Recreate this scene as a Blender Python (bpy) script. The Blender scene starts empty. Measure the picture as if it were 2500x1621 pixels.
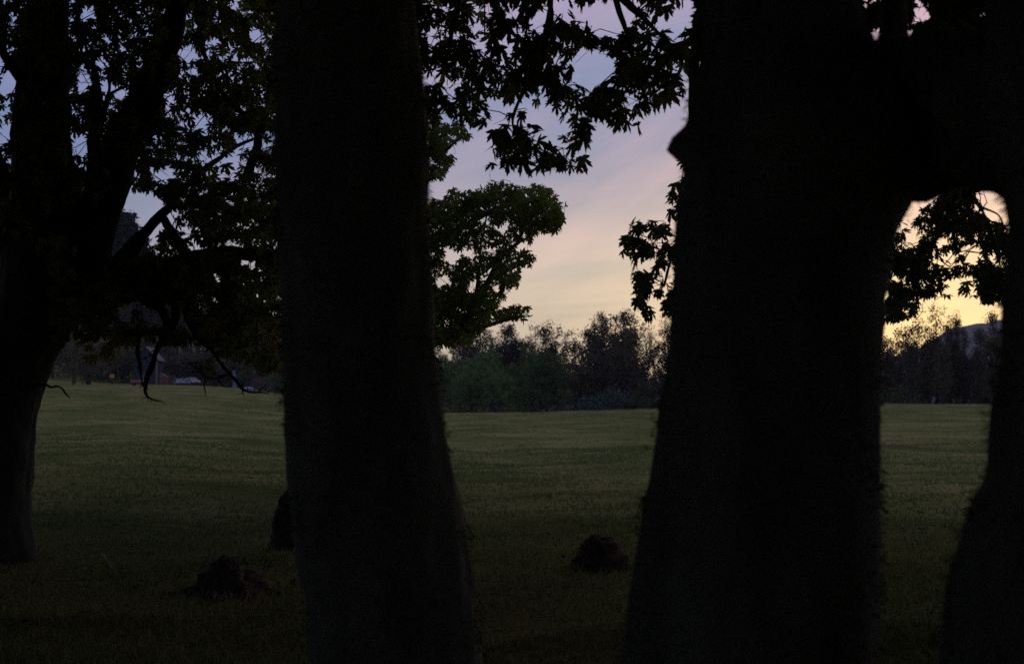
import bpy, math, random
import numpy as np
from mathutils import Vector, noise as mnoise
S = bpy.context.scene
COL = S.collection
R = math.radians

# ------------------------------------------------------------------ camera
EYE = 1.6
FPX = 3125.0                                   # focal length in photograph pixels (2500 wide)
PITCH = math.atan(174.5 / FPX)
cam_d = bpy.data.cameras.new("camera"); cam = bpy.data.objects.new("camera", cam_d); COL.objects.link(cam)
cam_d.sensor_width = 36; cam_d.lens = 45; cam_d.clip_start = 0.05; cam_d.clip_end = 20000
cam.location = (0, 0, EYE); cam.rotation_euler = (math.pi / 2 + PITCH, 0, 0)
cam_d.dof.use_dof = True; cam_d.dof.focus_distance = 17; cam_d.dof.aperture_fstop = 2.2
cam_d.dof.aperture_blades = 7
S.camera = cam
S.view_settings.view_transform = 'Standard'; S.view_settings.look = 'None'
S.view_settings.exposure = 0; S.view_settings.gamma = 1
S.render.engine = 'CYCLES'
S.cycles.max_bounces = 5; S.cycles.diffuse_bounces = 3; S.cycles.transmission_bounces = 3
S.cycles.transparent_max_bounces = 8; S.cycles.volume_bounces = 0
S.cycles.use_denoising = False

# ------------------------------------------------------------------ world: dusk sky after sunset, glow low on the right
SUN_AZ = R(19.5)                               # clockwise from +Y
sun_dir = Vector((math.sin(SUN_AZ), math.cos(SUN_AZ), 0))
W = bpy.data.worlds.new("World"); S.world = W; W.use_nodes = True
nt = W.node_tree; nt.nodes.clear()
def N(t, **kw):
    n = nt.nodes.new(t)
    for k, v in kw.items(): setattr(n, k, v)
    return n
def L(a, b): nt.links.new(a, b)
def val(n, i, v):
    if isinstance(v, (int, float, tuple)): n.inputs[i].default_value = v
    else: L(v, n.inputs[i])
def M(op, a, b=0.0, c=None):
    n = N('ShaderNodeMath', operation=op); val(n, 0, a); val(n, 1, b)
    if c is not None: val(n, 2, c)
    return n.outputs[0]
def MIX(f, a, b, mode='MIX'):
    n = N('ShaderNodeMix', data_type='RGBA', blend_type=mode, clamp_result=False)
    val(n, 0, f); val(n, 6, a); val(n, 7, b); return n.outputs[2]
tc = N('ShaderNodeTexCoord')
sp = N('ShaderNodeSeparateXYZ'); L(tc.outputs['Generated'], sp.inputs[0])
X, Y, Z = sp.outputs
Zp = M('MAXIMUM', Z, 0.0)
hl = M('SQRT', M('ADD', M('MULTIPLY', X, X), M('MULTIPLY', Y, Y)))
cdot = M('DIVIDE', M('ADD', M('MULTIPLY', X, sun_dir.x), M('MULTIPLY', Y, sun_dir.y)), M('MAXIMUM', hl, 0.001))
om = M('SUBTRACT', 1.0, cdot)
ramp = N('ShaderNodeValToRGB'); L(Zp, ramp.inputs[0])
stops = [(0, (.50, .43, .42)), (.10, (.43, .41, .44)), (.18, (.31, .335, .48)), (.30, (.27, .325, .52)), (1, (.50, .48, .50))]
el = ramp.color_ramp.elements
while len(el) < len(stops): el.new(.5)
for e, (p, c) in zip(el, stops): e.position = p; e.color = (*c, 1)
fall = M('ADD', M('MULTIPLY', M('EXPONENT', M('MULTIPLY', om, -8.0)), .62), .44)
cb = N('ShaderNodeCombineXYZ'); L(fall, cb.inputs[0]); L(M('POWER', fall, .5), cb.inputs[1]); L(M('POWER', fall, .08), cb.inputs[2])
base = MIX(1.0, ramp.outputs[0], cb.outputs[0], 'MULTIPLY')
# thin streaked clouds on a plane high above
dv = N('ShaderNodeCombineXYZ')
inv = M('DIVIDE', 1.0, M('ADD', Zp, .07))
L(M('MULTIPLY', X, inv), dv.inputs[0]); L(M('MULTIPLY', Y, inv), dv.inputs[1])
mp0 = N('ShaderNodeMapping'); L(dv.outputs[0], mp0.inputs[0]); mp0.inputs['Rotation'].default_value = (0, 0, R(34))
mp = N('ShaderNodeMapping'); L(mp0.outputs[0], mp.inputs[0]); mp.inputs['Scale'].default_value = (.20, .85, 1)
nz = N('ShaderNodeTexNoise'); L(mp.outputs[0], nz.inputs[0]); nz.inputs['Scale'].default_value = 1.1; nz.inputs['Detail'].default_value = 5; nz.inputs['Roughness'].default_value = .55; nz.inputs['Distortion'].default_value = .6
cl = N('ShaderNodeMapRange'); L(nz.outputs[0], cl.inputs[0]); cl.inputs[1].default_value = .44; cl.inputs[2].default_value = .62; cl.inputs[3].default_value = 0; cl.inputs[4].default_value = 1
nz2 = N('ShaderNodeTexNoise'); mq = N('ShaderNodeMapping'); L(tc.outputs['Generated'], mq.inputs[0]); mq.inputs['Rotation'].default_value = (0, R(28), 0)
mq2 = N('ShaderNodeMapping'); L(mq.outputs[0], mq2.inputs[0]); mq2.inputs['Scale'].default_value = (1, 1, 4.2); L(mq2.outputs[0], nz2.inputs[0]); nz2.inputs['Scale'].default_value = 3.6; nz2.inputs['Detail'].default_value = 7; nz2.inputs['Distortion'].default_value = .35
cl2 = N('ShaderNodeMapRange'); L(nz2.outputs[0], cl2.inputs[0]); cl2.inputs[1].default_value = .42; cl2.inputs[2].default_value = .68
g1 = M('EXPONENT', M('MULTIPLY', M('ADD', M('MULTIPLY', om, 7.0), M('MULTIPLY', M('MULTIPLY', Z, Z), 62.0)), -1.0))
g2 = M('EXPONENT', M('MULTIPLY', M('ADD', M('MULTIPLY', om, 45.0), M('MULTIPLY', M('MULTIPLY', Z, Z), 70.0)), -1.0))
cloudcol = MIX(g1, (.78, .50, .60, 1), (1.08, .84, .46, 1))
cloudcol = MIX(1.0, cloudcol, cb.outputs[0], 'MULTIPLY')
base = MIX(M('MULTIPLY', cl.outputs[0], .45), base, cloudcol)
base = MIX(M('MULTIPLY', cl2.outputs[0], M('MULTIPLY', M('POWER', fall, 1.6), .85)), base, cloudcol)
glow = MIX(1.0, (.72, .60, .25, 1), g1, 'MULTIPLY')
glow2 = MIX(1.0, (1.0, .58, .0, 1), g2, 'MULTIPLY')
sky = MIX(1.0, MIX(1.0, base, glow, 'ADD'), glow2, 'ADD')
nish = N('ShaderNodeTexSky', sky_type='NISHITA'); nish.sun_disc = False; nish.sun_elevation = R(2.0); nish.sun_rotation = SUN_AZ
bg1 = N('ShaderNodeBackground'); L(sky, bg1.inputs[0]); bg1.inputs[1].default_value = .95
bg2 = N('ShaderNodeBackground'); L(nish.outputs[0], bg2.inputs[0]); bg2.inputs[1].default_value = .012
ad = N('ShaderNodeAddShader'); L(bg1.outputs[0], ad.inputs[0]); L(bg2.outputs[0], ad.inputs[1])
wo = N('ShaderNodeOutputWorld'); L(ad.outputs[0], wo.inputs[0])

# the last of the sun, a wide dim afterglow
sd = bpy.data.lights.new("afterglow_sun", 'SUN'); sd.energy = .10; sd.angle = R(12); sd.color = (1, .55, .32)
so = bpy.data.objects.new("afterglow_sun", sd); COL.objects.link(so)
so.rotation_euler = (R(90 - 6), 0, math.pi - SUN_AZ)

# ------------------------------------------------------------------ geometry helpers
sp_, cp_ = math.sin(PITCH), math.cos(PITCH)
def at(px, py, Yd):
    """world point seen at photograph pixel px,py at the distance Yd ahead"""
    x = (px - 1250) / FPX; z = -(py - 810.5) / FPX
    d = Vector((x, cp_ - z * sp_, sp_ + z * cp_)); s = Yd / d.y
    return Vector((d.x * s, Yd, EYE + d.z * s))
def proj(P):
    P = np.asarray(P, float).reshape(-1, 3); q = P - np.array([0, 0, EYE])
    f = q[:, 1] * cp_ + q[:, 2] * sp_; u = -q[:, 1] * sp_ + q[:, 2] * cp_
    f = np.where(f < .05, .05, f)
    return 1250 + q[:, 0] / f * FPX, 810.5 - u / f * FPX

class MB:
    def __init__(s): s.v = []; s.f = []; s.n = 0
    def add(s, verts, faces):
        verts = np.asarray(verts, np.float32).reshape(-1, 3)
        if isinstance(faces, np.ndarray): s.f.append(faces + s.n)
        else:
            for k in set(len(f) for f in faces): s.f.append(np.array([f for f in faces if len(f) == k], np.int32) + s.n)
        s.v.append(verts); s.n += len(verts)
    def box(s, x0, x1, y0, y1, z0, z1):
        s.add([(x0,y0,z0),(x1,y0,z0),(x1,y1,z0),(x0,y1,z0),(x0,y0,z1),(x1,y0,z1),(x1,y1,z1),(x0,y1,z1)],
              [(0,3,2,1),(4,5,6,7),(0,1,5,4),(1,2,6,5),(2,3,7,6),(3,0,4,7)])
    def tube(s, pts, rad, sides=8, cap=True, warp=None):
        pts = [Vector(p) for p in pts]; n = len(pts); V = []; up = None
        for i, p in enumerate(pts):
            t = (pts[min(i + 1, n - 1)] - pts[max(i - 1, 0)]).normalized()
            if up is None: up = Vector((1, 0, 0)) if abs(t.x) < .8 else Vector((0, 1, 0))
            a = (up - t * up.dot(t)).normalized(); b = t.cross(a); up = a
            for k in range(sides):
                th = 2 * math.pi * k / sides; d = a * math.cos(th) + b * math.sin(th)
                r = rad[i]
                if warp: r = warp(p, d, r)
                V.append(p + d * r)
        F = [(i * sides + k, i * sides + (k + 1) % sides, (i + 1) * sides + (k + 1) % sides, (i + 1) * sides + k) for i in range(n - 1) for k in range(sides)]
        if cap:
            V.append(pts[-1]); c = len(V) - 1; o = (n - 1) * sides
            F += [(o + k, o + (k + 1) % sides, c) for k in range(sides)]
        s.add(np.array([tuple(v) for v in V]), F)
    def build(s, name, mat, parent=None, smooth=False, loc=None):
        V = np.concatenate(s.v).astype(np.float32)
        if loc is not None: V = V - np.array(loc, np.float32)
        me = bpy.data.meshes.new(name); me.vertices.add(len(V)); me.vertices.foreach_set('co', V.ravel())
        idx = np.concatenate([f.ravel() for f in s.f]).astype(np.int32)
        sz = np.concatenate([np.full(len(f), f.shape[1], np.int32) for f in s.f])
        st = np.concatenate([[0], np.cumsum(sz)[:-1]]).astype(np.int32)
        me.loops.add(len(idx)); me.loops.foreach_set('vertex_index', idx)
        me.polygons.add(len(sz)); me.polygons.foreach_set('loop_start', st); me.polygons.foreach_set('loop_total', sz)
        me.polygons.foreach_set('use_smooth', np.full(len(sz), smooth)); me.update(calc_edges=True); me.validate()
        me.materials.append(mat)
        o = bpy.data.objects.new(name, me); COL.objects.link(o)
        if loc is not None: o.location = loc
        if parent: o.parent = parent
        return o
def part(mb, name, mat, root, smooth=False):
    """mesh built in world coordinates, parented to a root that is only translated"""
    o = mb.build(name, mat, None, smooth, loc=tuple(root.location)); o.location = (0, 0, 0); o.parent = root
    return o
def thing(name, label, cat, loc=(0, 0, 0), group=None, rz=0):
    o = bpy.data.objects.new(name, None); COL.objects.link(o); o.location = loc; o.rotation_euler = (0, 0, rz)
    o.empty_display_size = .3
    o['label'] = label; o['category'] = cat
    if group: o['group'] = group
    return o
def tag(o, label, cat, group=None):
    o['label'] = label; o['category'] = cat
    if group: o['group'] = group
    return o
def copy_tree(root, loc, rz, sc, label, group):
    r = root.copy(); COL.objects.link(r); r.location = loc; r.rotation_euler = (0, 0, rz); r.scale = sc
    r['label'] = label; r['group'] = group
    for ch in list(root.children):
        c = ch.copy(); COL.objects.link(c); c.parent = r
    return r
def smooth_path(pts, k=6):
    P = [Vector(p) for p in pts]; out = []
    for i in range(len(P) - 1):
        a, b, c, d = P[max(i - 1, 0)], P[i], P[i + 1], P[min(i + 2, len(P) - 1)]
        for j in range(k):
            t = j / k
            out.append(.5 * ((2 * b) + (c - a) * t + (2 * a - 5 * b + 4 * c - d) * t * t + (3 * b - a - 3 * c + d) * t ** 3))
    out.append(P[-1]); return out
def lerp_list(v, m):
    return list(np.interp(np.linspace(0, len(v) - 1, m), range(len(v)), v))

# ------------------------------------------------------------------ materials
def material(name, c1, c2, scale=4, rough=.9, bump=0, detail=5, island=0, translucent=0, coord='Object', c3=None, stretch=(1, 1, 1), metallic=0, spec=.2, objvar=False):
    m = bpy.data.materials.new(name); m.use_nodes = True; t = m.node_tree; t.nodes.clear()
    def nn(ty): return t.nodes.new(ty)
    out = nn('ShaderNodeOutputMaterial'); b = nn('ShaderNodeBsdfPrincipled'); b.inputs['Roughness'].default_value = rough
    b.inputs['Specular IOR Level'].default_value = spec; b.inputs['Metallic'].default_value = metallic
    co = nn('ShaderNodeTexCoord'); mp = nn('ShaderNodeMapping'); t.links.new(co.outputs[coord], mp.inputs[0]); mp.inputs['Scale'].default_value = stretch
    n = nn('ShaderNodeTexNoise'); t.links.new(mp.outputs[0], n.inputs[0]); n.inputs['Scale'].default_value = scale; n.inputs['Detail'].default_value = detail
    r = nn('ShaderNodeValToRGB'); t.links.new(n.outputs[0], r.inputs[0])
    r.color_ramp.elements[0].position = .35; r.color_ramp.elements[0].color = (*c1, 1); r.color_ramp.elements[1].position = .65; r.color_ramp.elements[1].color = (*c2, 1)
    col = r.outputs[0]
    if island:
        g = nn('ShaderNodeNewGeometry'); rr = nn('ShaderNodeValToRGB'); t.links.new(g.outputs['Random Per Island'], rr.inputs[0])
        e = rr.color_ramp.elements; e[0].color = (*c1, 1); e[1].color = (*c2, 1)
        if c3: x = e.new(.94); x.color = (*c2, 1); e[2].color = (*c3, 1)
        mx = nn('ShaderNodeMix'); mx.data_type = 'RGBA'; mx.inputs[0].default_value = island
        t.links.new(col, mx.inputs[6]); t.links.new(rr.outputs[0], mx.inputs[7]); col = mx.outputs[2]
    if objvar:
        oi = nn('ShaderNodeObjectInfo'); mr = nn('ShaderNodeMapRange'); t.links.new(oi.outputs['Random'], mr.inputs[0]); mr.inputs[3].default_value = .6; mr.inputs[4].default_value = 1.35
        mv = nn('ShaderNodeMix'); mv.data_type = 'RGBA'; mv.blend_type = 'MULTIPLY'; mv.inputs[0].default_value = 1; mv.clamp_result = False; t.links.new(col, mv.inputs[6]); t.links.new(mr.outputs[0], mv.inputs[7]); col = mv.outputs[2]
    t.links.new(col, b.inputs['Base Color'])
    if bump:
        bp = nn('ShaderNodeBump'); bp.inputs['Strength'].default_value = bump; bp.inputs['Distance'].default_value = .02
        t.links.new(n.outputs[0], bp.inputs['Height']); t.links.new(bp.outputs[0], b.inputs['Normal'])
    sh = b.outputs[0]
    if translucent:
        tr = nn('ShaderNodeBsdfTranslucent'); t.links.new(col, tr.inputs[0])
        ms = nn('ShaderNodeMixShader'); ms.inputs[0].default_value = translucent
        t.links.new(sh, ms.inputs[1]); t.links.new(tr.outputs[0], ms.inputs[2]); sh = ms.outputs[0]
    t.links.new(sh, out.inputs[0]); return m
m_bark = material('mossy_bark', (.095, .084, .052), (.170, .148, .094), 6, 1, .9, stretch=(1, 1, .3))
m_bark4 = material('shade_darkened_bark', (.035, .032, .020), (.066, .058, .036), 6, 1, .9, stretch=(1, 1, .3))  # darker copy of the bark: shade on the left maple put into its colour
m_bark2 = material('bare_bark', (.07, .045, .035), (.13, .08, .06), 7, .95, .8, stretch=(1, 1, .3))
m_moss = material('moss', (.045, .045, .020), (.085, .075, .030), 9, 1, 0, island=.5)
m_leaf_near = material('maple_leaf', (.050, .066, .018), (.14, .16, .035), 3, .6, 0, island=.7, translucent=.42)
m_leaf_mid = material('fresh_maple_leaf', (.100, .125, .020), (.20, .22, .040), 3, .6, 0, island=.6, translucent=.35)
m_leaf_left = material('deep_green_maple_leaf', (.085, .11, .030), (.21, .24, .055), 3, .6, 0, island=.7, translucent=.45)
m_leaf_yellow = material('yellowing_maple_leaf', (.17, .18, .02), (.32, .25, .03), 3, .6, 0, island=.6, translucent=.45, c3=(.65, .30, .04))
m_twig = material('twig_bark', (.018, .014, .010), (.035, .028, .020), 8, .9)

# ------------------------------------------------------------------ terrain
# crest of the field as seen from the eye: photograph column -> row of the crest, and its distance
cx = [-3500, -1500, 0, 150, 350, 480, 600, 700, 850, 1080, 1300, 1450, 1640, 1900, 2150, 2480, 4000, 7000]
cy = [935, 935, 948, 950, 956, 966, 978, 990, 1004, 1011, 1010, 1005, 997, 990, 986, 988, 990, 990]
cD = [95, 95, 95, 92, 88, 86, 84, 82, 80, 78, 78, 80, 84, 90, 92, 92, 92, 92]
by = [-25, -25, 936, 938, 941, 943, 950, 964, 1000, 1040, 1040, 1040, 1040, 1040, 1040, 1040, 1040, 1040]   # ground beyond the crest, row reached at 200 m
by[0] = by[1] = 925
_hr = np.random.default_rng(19); _hk = [(2 * np.pi / l * math.cos(a), 2 * np.pi / l * math.sin(a), p) for l, a, p in zip(_hr.uniform(.7, 3.4, 11), _hr.uniform(.6, 2.5, 11), _hr.uniform(0, 6.28, 11))]
def hummock(x, y):
    v = sum(np.sin(a * x + b * y + p) for a, b, p in _hk) / 3.3
    return .055 * np.clip(v - .15, 0, 1.6) ** 1.3
def terrain(x, y):
    x = np.asarray(x, float); y = np.asarray(y, float)
    yy = np.maximum(y, 18.0); px = 1250 + FPX * x / yy
    s = (985 - np.interp(px, cx, cy)) / FPX; D = np.interp(px, cx, cD); hc = EYE + s * D
    t = np.clip(y / D, 0, 1); near = hc * t ** 1.35
    s2 = (985 - np.interp(px, cx, by)) / FPX; h2 = np.maximum(EYE + s2 * 200, -1.6)
    u = np.clip((y - D) / (200 - D), 0, 1); u = u * u * (3 - 2 * u)
    h = np.where(y < D, near, hc + (h2 - hc) * u - 1.1 * np.sin(np.pi * np.clip((y - D) / 60, 0, 1)) * (s2 * 200 + EYE > 3))
    w = np.clip(1 - y / 400, 0, 1)
    h = h + .03 * np.sin(x * 1.3 + 2 * np.sin(y * .4)) * np.sin(y * .9 + x * .3) * w + .05 * np.sin(x * .21 + 1) * np.sin(y * .17) * w
    h = h + hummock(x, y) * np.clip(1 - y / 220, 0, 1)
    # wooded hillside climbing away on the left
    v = x / np.maximum(y, 60)
    hill = np.clip((y - 205) / 140, 0, 1) * np.clip((-v - .17) / .17, 0, 1)
    return h + 26 * hill * hill * (3 - 2 * hill)
def gz(x, y): return float(terrain([x], [y])[0])
def axis(n, lo, hi, k):
    t = np.linspace(-1, 1, n); a = np.sinh(t * k) / np.sinh(k); return np.where(a < 0, -a * lo, a * hi)
gx = axis(420, -3000, 3000, 7.0); gy = np.concatenate([-np.geomspace(40, .3, 14), np.linspace(0, 30, 130), np.geomspace(30.3, 130, 280), np.geomspace(131, 6000, 120)])
GX, GY = np.meshgrid(gx, gy); GZ = terrain(GX.ravel(), GY.ravel())
rng = np.random.default_rng(3)
GZ += rng.normal(0, .006, GZ.shape)
nx, ny = len(gx), len(gy); ii = (np.arange(ny - 1)[:, None] * nx + np.arange(nx - 1)[None]).ravel()
g = MB(); g.add(np.stack([GX.ravel(), GY.ravel(), GZ], 1), np.stack([ii, ii + 1, ii + nx + 1, ii + nx], 1).astype(np.int32))
m_ground = material('pasture_soil_and_turf', (.105, .108, .032), (.215, .172, .066), .35, 1, 0, detail=8, spec=0)
ground = g.build('field', m_ground, smooth=True); ground['kind'] = 'structure'

# grass blades: one object, real blades in tufts, denser close by
m_grass = material('grass_blades', (.090, .128, .040), (.205, .194, .076), .30, .9, 0, island=.35, translucent=.45, detail=8, spec=.1)
def grass():
    rg = np.random.default_rng(11); mb = MB()
    for (y0, y1, n, hh, ww) in ((4.5, 16, 95000, .085, .006), (16, 36, 110000, .060, .013), (36, 97, 150000, .036, .026)):
        y = np.sqrt(rg.uniform(y0 ** 2, y1 ** 2, n)); x = rg.uniform(-.50, .50, n) * (y + 3)
        clump = np.sin(x * 1.9 + 1.7 * np.sin(y * .8)) * np.sin(y * 1.3 + 1.3 * np.sin(x * .7)) + .6 * np.sin(x * .45 + 3) * np.sin(y * .31 + x * .2)
        h = hh * rg.uniform(.4, 1.1, n) * (1 + .40 * np.clip(clump, -1, 1.2)); z = terrain(x, y)
        th = rg.uniform(0, 2 * np.pi, n); dx, dy = np.cos(th), np.sin(th)
        la = rg.uniform(0, 2 * np.pi, n); le = h * rg.uniform(.2, .9, n)
        P = np.stack([x, y, z - .01], 1); D = np.stack([dx, dy, np.zeros(n)], 1) * ww * rg.uniform(.6, 1.4, (n, 1))
        Mi = P + np.stack([np.cos(la) * le * .35, np.sin(la) * le * .35, h * .6], 1); T = P + np.stack([np.cos(la) * le, np.sin(la) * le, h], 1)
        V = np.stack([P - D, P + D, Mi + D * .7, Mi - D * .7, T], 1).reshape(-1, 3)
        b = np.arange(n)[:, None] * 5
        mb.add(V, (b + np.array([0, 1, 2])).astype(np.int32)); mb.n -= len(V); mb.v.pop()
        mb.add(V, (b + np.array([0, 2, 3])).astype(np.int32)); mb.n -= len(V); mb.v.pop()
        mb.add(V, (b + np.array([3, 2, 4])).astype(np.int32))
    o = mb.build('grass', m_grass); o['kind'] = 'stuff'; o['label'] = 'short uneven pasture grass over the whole field'; return o
grass()

# ------------------------------------------------------------------ trunks
def fbm(p, s, o=3):
    v = 0; a = 1; q = p * s
    for _ in range(o): v += a * mnoise.noise(q); q = q * 2.1; a *= .5
    return v
def trunk_by_edges(rows, D, sides=72, amp=.02, bumps=(), step=.045, flare=None, moss=None, mat=None, seed=0):
    """rows: (photo row, left edge, right edge) of a round trunk whose axis stands D away"""
    rr = sorted(rows, key=lambda r: -r[0])
    zs = [at(1250, r[0], D).z for r in rr]; xl = [at(r[1], r[0], D).x for r in rr]; xr = [at(r[2], r[0], D).x for r in rr]
    n = max(int((zs[-1] - zs[0]) / step), 8); Z = np.linspace(zs[0], zs[-1], n)
    A = np.interp(Z, zs, xl); B = np.interp(Z, zs, xr); off = Vector((seed * 7.3, seed * 3.1, 0))
    mb = MB(); V = []
    for i, z in enumerate(Z):
        c = Vector(((A[i] + B[i]) / 2, D, z)); r = (B[i] - A[i]) / 2 * math.cos(math.atan(c.x / D))
        for k in range(sides):
            th = 2 * math.pi * k / sides; d = Vector((math.cos(th), math.sin(th), 0)); p = c + d * r
            q = Vector((p.x * 1.0, p.y, p.z * .35)) + off
            e = amp * 1.6 * fbm(q, 2.2) + amp * fbm(Vector((p.x, p.y, p.z * .5)) + off, 9, 3)
            for (bp, ba, bs) in bumps:
                e += ba * math.exp(-((p - bp).length / bs) ** 2)
            V.append(p + d * e)
    F = [(i * sides + k, i * sides + (k + 1) % sides, (i + 1) * sides + (k + 1) % sides, (i + 1) * sides + k) for i in range(n - 1) for k in range(sides)]
    mb.add(np.array([tuple(v) for v in V]), F)
    return mb, np.array([tuple(v) for v in V])
def moss_tufts(surfpts, centre_fn, n, size, rg, zmin=-9, zmax=99):
    """little fronds standing off bark"""
    mb = MB(); k = rg.integers(0, len(surfpts), n * 2); P = surfpts[k]
    m_ = np.sin(P[:, 0] * 9 + 2 * np.sin(P[:, 2] * 5)) * np.sin(P[:, 1] * 8 + P[:, 2] * 6) + .5 * np.sin(P[:, 2] * 17 + P[:, 0] * 13); P = P[m_ > rg.uniform(-.5, .9, len(P))]; n = len(P)
    P = P + rg.normal(0, .012, P.shape)
    c = centre_fn(P); d = P - c; d[:, 2] *= .2; d /= np.linalg.norm(d, axis=1)[:, None] + 1e-6
    L_ = size * rg.uniform(.3, 1.3, (n, 1)); a = rg.normal(0, 1, (n, 3)); a = np.cross(d, a); a /= np.linalg.norm(a, axis=1)[:, None] + 1e-6
    tip = P + d * L_ * .75 + a * L_ * .5 + np.array([0, 0, -.3]) * L_; s = np.cross(d, a) * L_ * .16
    V = np.stack([P - s, P + s, tip], 1).reshape(-1, 3); mb.add(V, np.arange(n * 3).reshape(-1, 3).astype(np.int32)); return mb
def limb(pts, rad, sides=24, amp=.015, k=6, seed=0, kink=.012):
    """pts: (px, py, distance)"""
    P = smooth_path([at(*p) for p in pts], k); rd = lerp_list(rad, len(P)); P = [p + Vector((mnoise.noise(p * 7 + Vector((seed, 3, 0))), 0, mnoise.noise(p * 7 + Vector((0, 5, seed))))) * kink * 1.0 + Vector((mnoise.noise(p * 3 + Vector((seed, 0, 0))), 0, mnoise.noise(p * 3 + Vector((0, 9, seed))))) * kink * 1.6 for p in P]; off = Vector((seed * 5.1, 0, seed * 2.2)); mb = MB()
    def warp(p, d, r): q = p + d * r + off; return r + min(amp, r * .35) * (1.5 * fbm(q, 3) + .8 * fbm(q, 10, 2))
    mb.tube(P, rd, sides, True, warp); return mb, P

# ------------------------------------------------------------------ maple leaves
half = [(0, 1.0), (9, .78), (15, .80), (20, .50), (26, .30), (31, .58), (37, .74), (43, .95), (51, .70), (58, .72), (66, .34), (76, .52), (88, .66), (99, .42), (118, .26), (150, .13), (180, .06)]
ring = [(math.radians(a), r) for a, r in half] + [(-math.radians(a), r) for a, r in reversed(half[1:-1])]
LEAF = np.array([(0, 0, 0)] + [(r * math.sin(a), r * math.cos(a), -.22 * r * r + .10 * abs(math.sin(a * 3.2)) * r) for a, r in ring])
LN = len(ring); LEAF_T = np.array([(0, 1 + i, 1 + (i + 1) % LN) for i in range(LN)], np.int32)
half2 = half[::2]; ring2 = [(math.radians(a), r) for a, r in half2] + [(-math.radians(a), r) for a, r in reversed(half2[1:-1])]
def norm(a): return a / (np.linalg.norm(a, axis=-1, keepdims=True) + 1e-9)
def leaves(mb, pos, tip, nor, size):
    n = len(pos)
    if not n: return
    t = norm(tip); a = norm(np.cross(t, nor)); c = np.cross(a, t)
    rv = np.random.default_rng(n); wv = rv.uniform(.62, 1.08, (n, 1, 1)); cv = rv.uniform(-.3, 2.2, (n, 1, 1))
    V = pos[:, None] + size[:, None, None] * (LEAF[None, :, 0:1] * wv * a[:, None] + LEAF[None, :, 1:2] * t[:, None] + LEAF[None, :, 2:3] * cv * c[:, None])
    F = (np.arange(n)[:, None, None] * len(LEAF) + LEAF_T[None]).reshape(-1, 3).astype(np.int32); mb.add(V.reshape(-1, 3), F)
def inpoly(x, y, poly):
    x = np.asarray(x, float); y = np.asarray(y, float); r = np.zeros(x.shape, bool); n = len(poly)
    for i in range(n):
        x1, y1 = poly[i]; x2, y2 = poly[(i + 1) % n]
        if y1 == y2: continue
        c = ((y1 > y) != (y2 > y)) & (x < (x2 - x1) * (y - y1) / (y2 - y1) + x1); r ^= c
    return r
def inside(x, y, poly, holes):
    r = inpoly(x, y, poly)
    for (hx, hy, rx, ry) in holes: r &= ((x - hx) / rx) ** 2 + ((y - hy) / ry) ** 2 > 1
    return r
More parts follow.
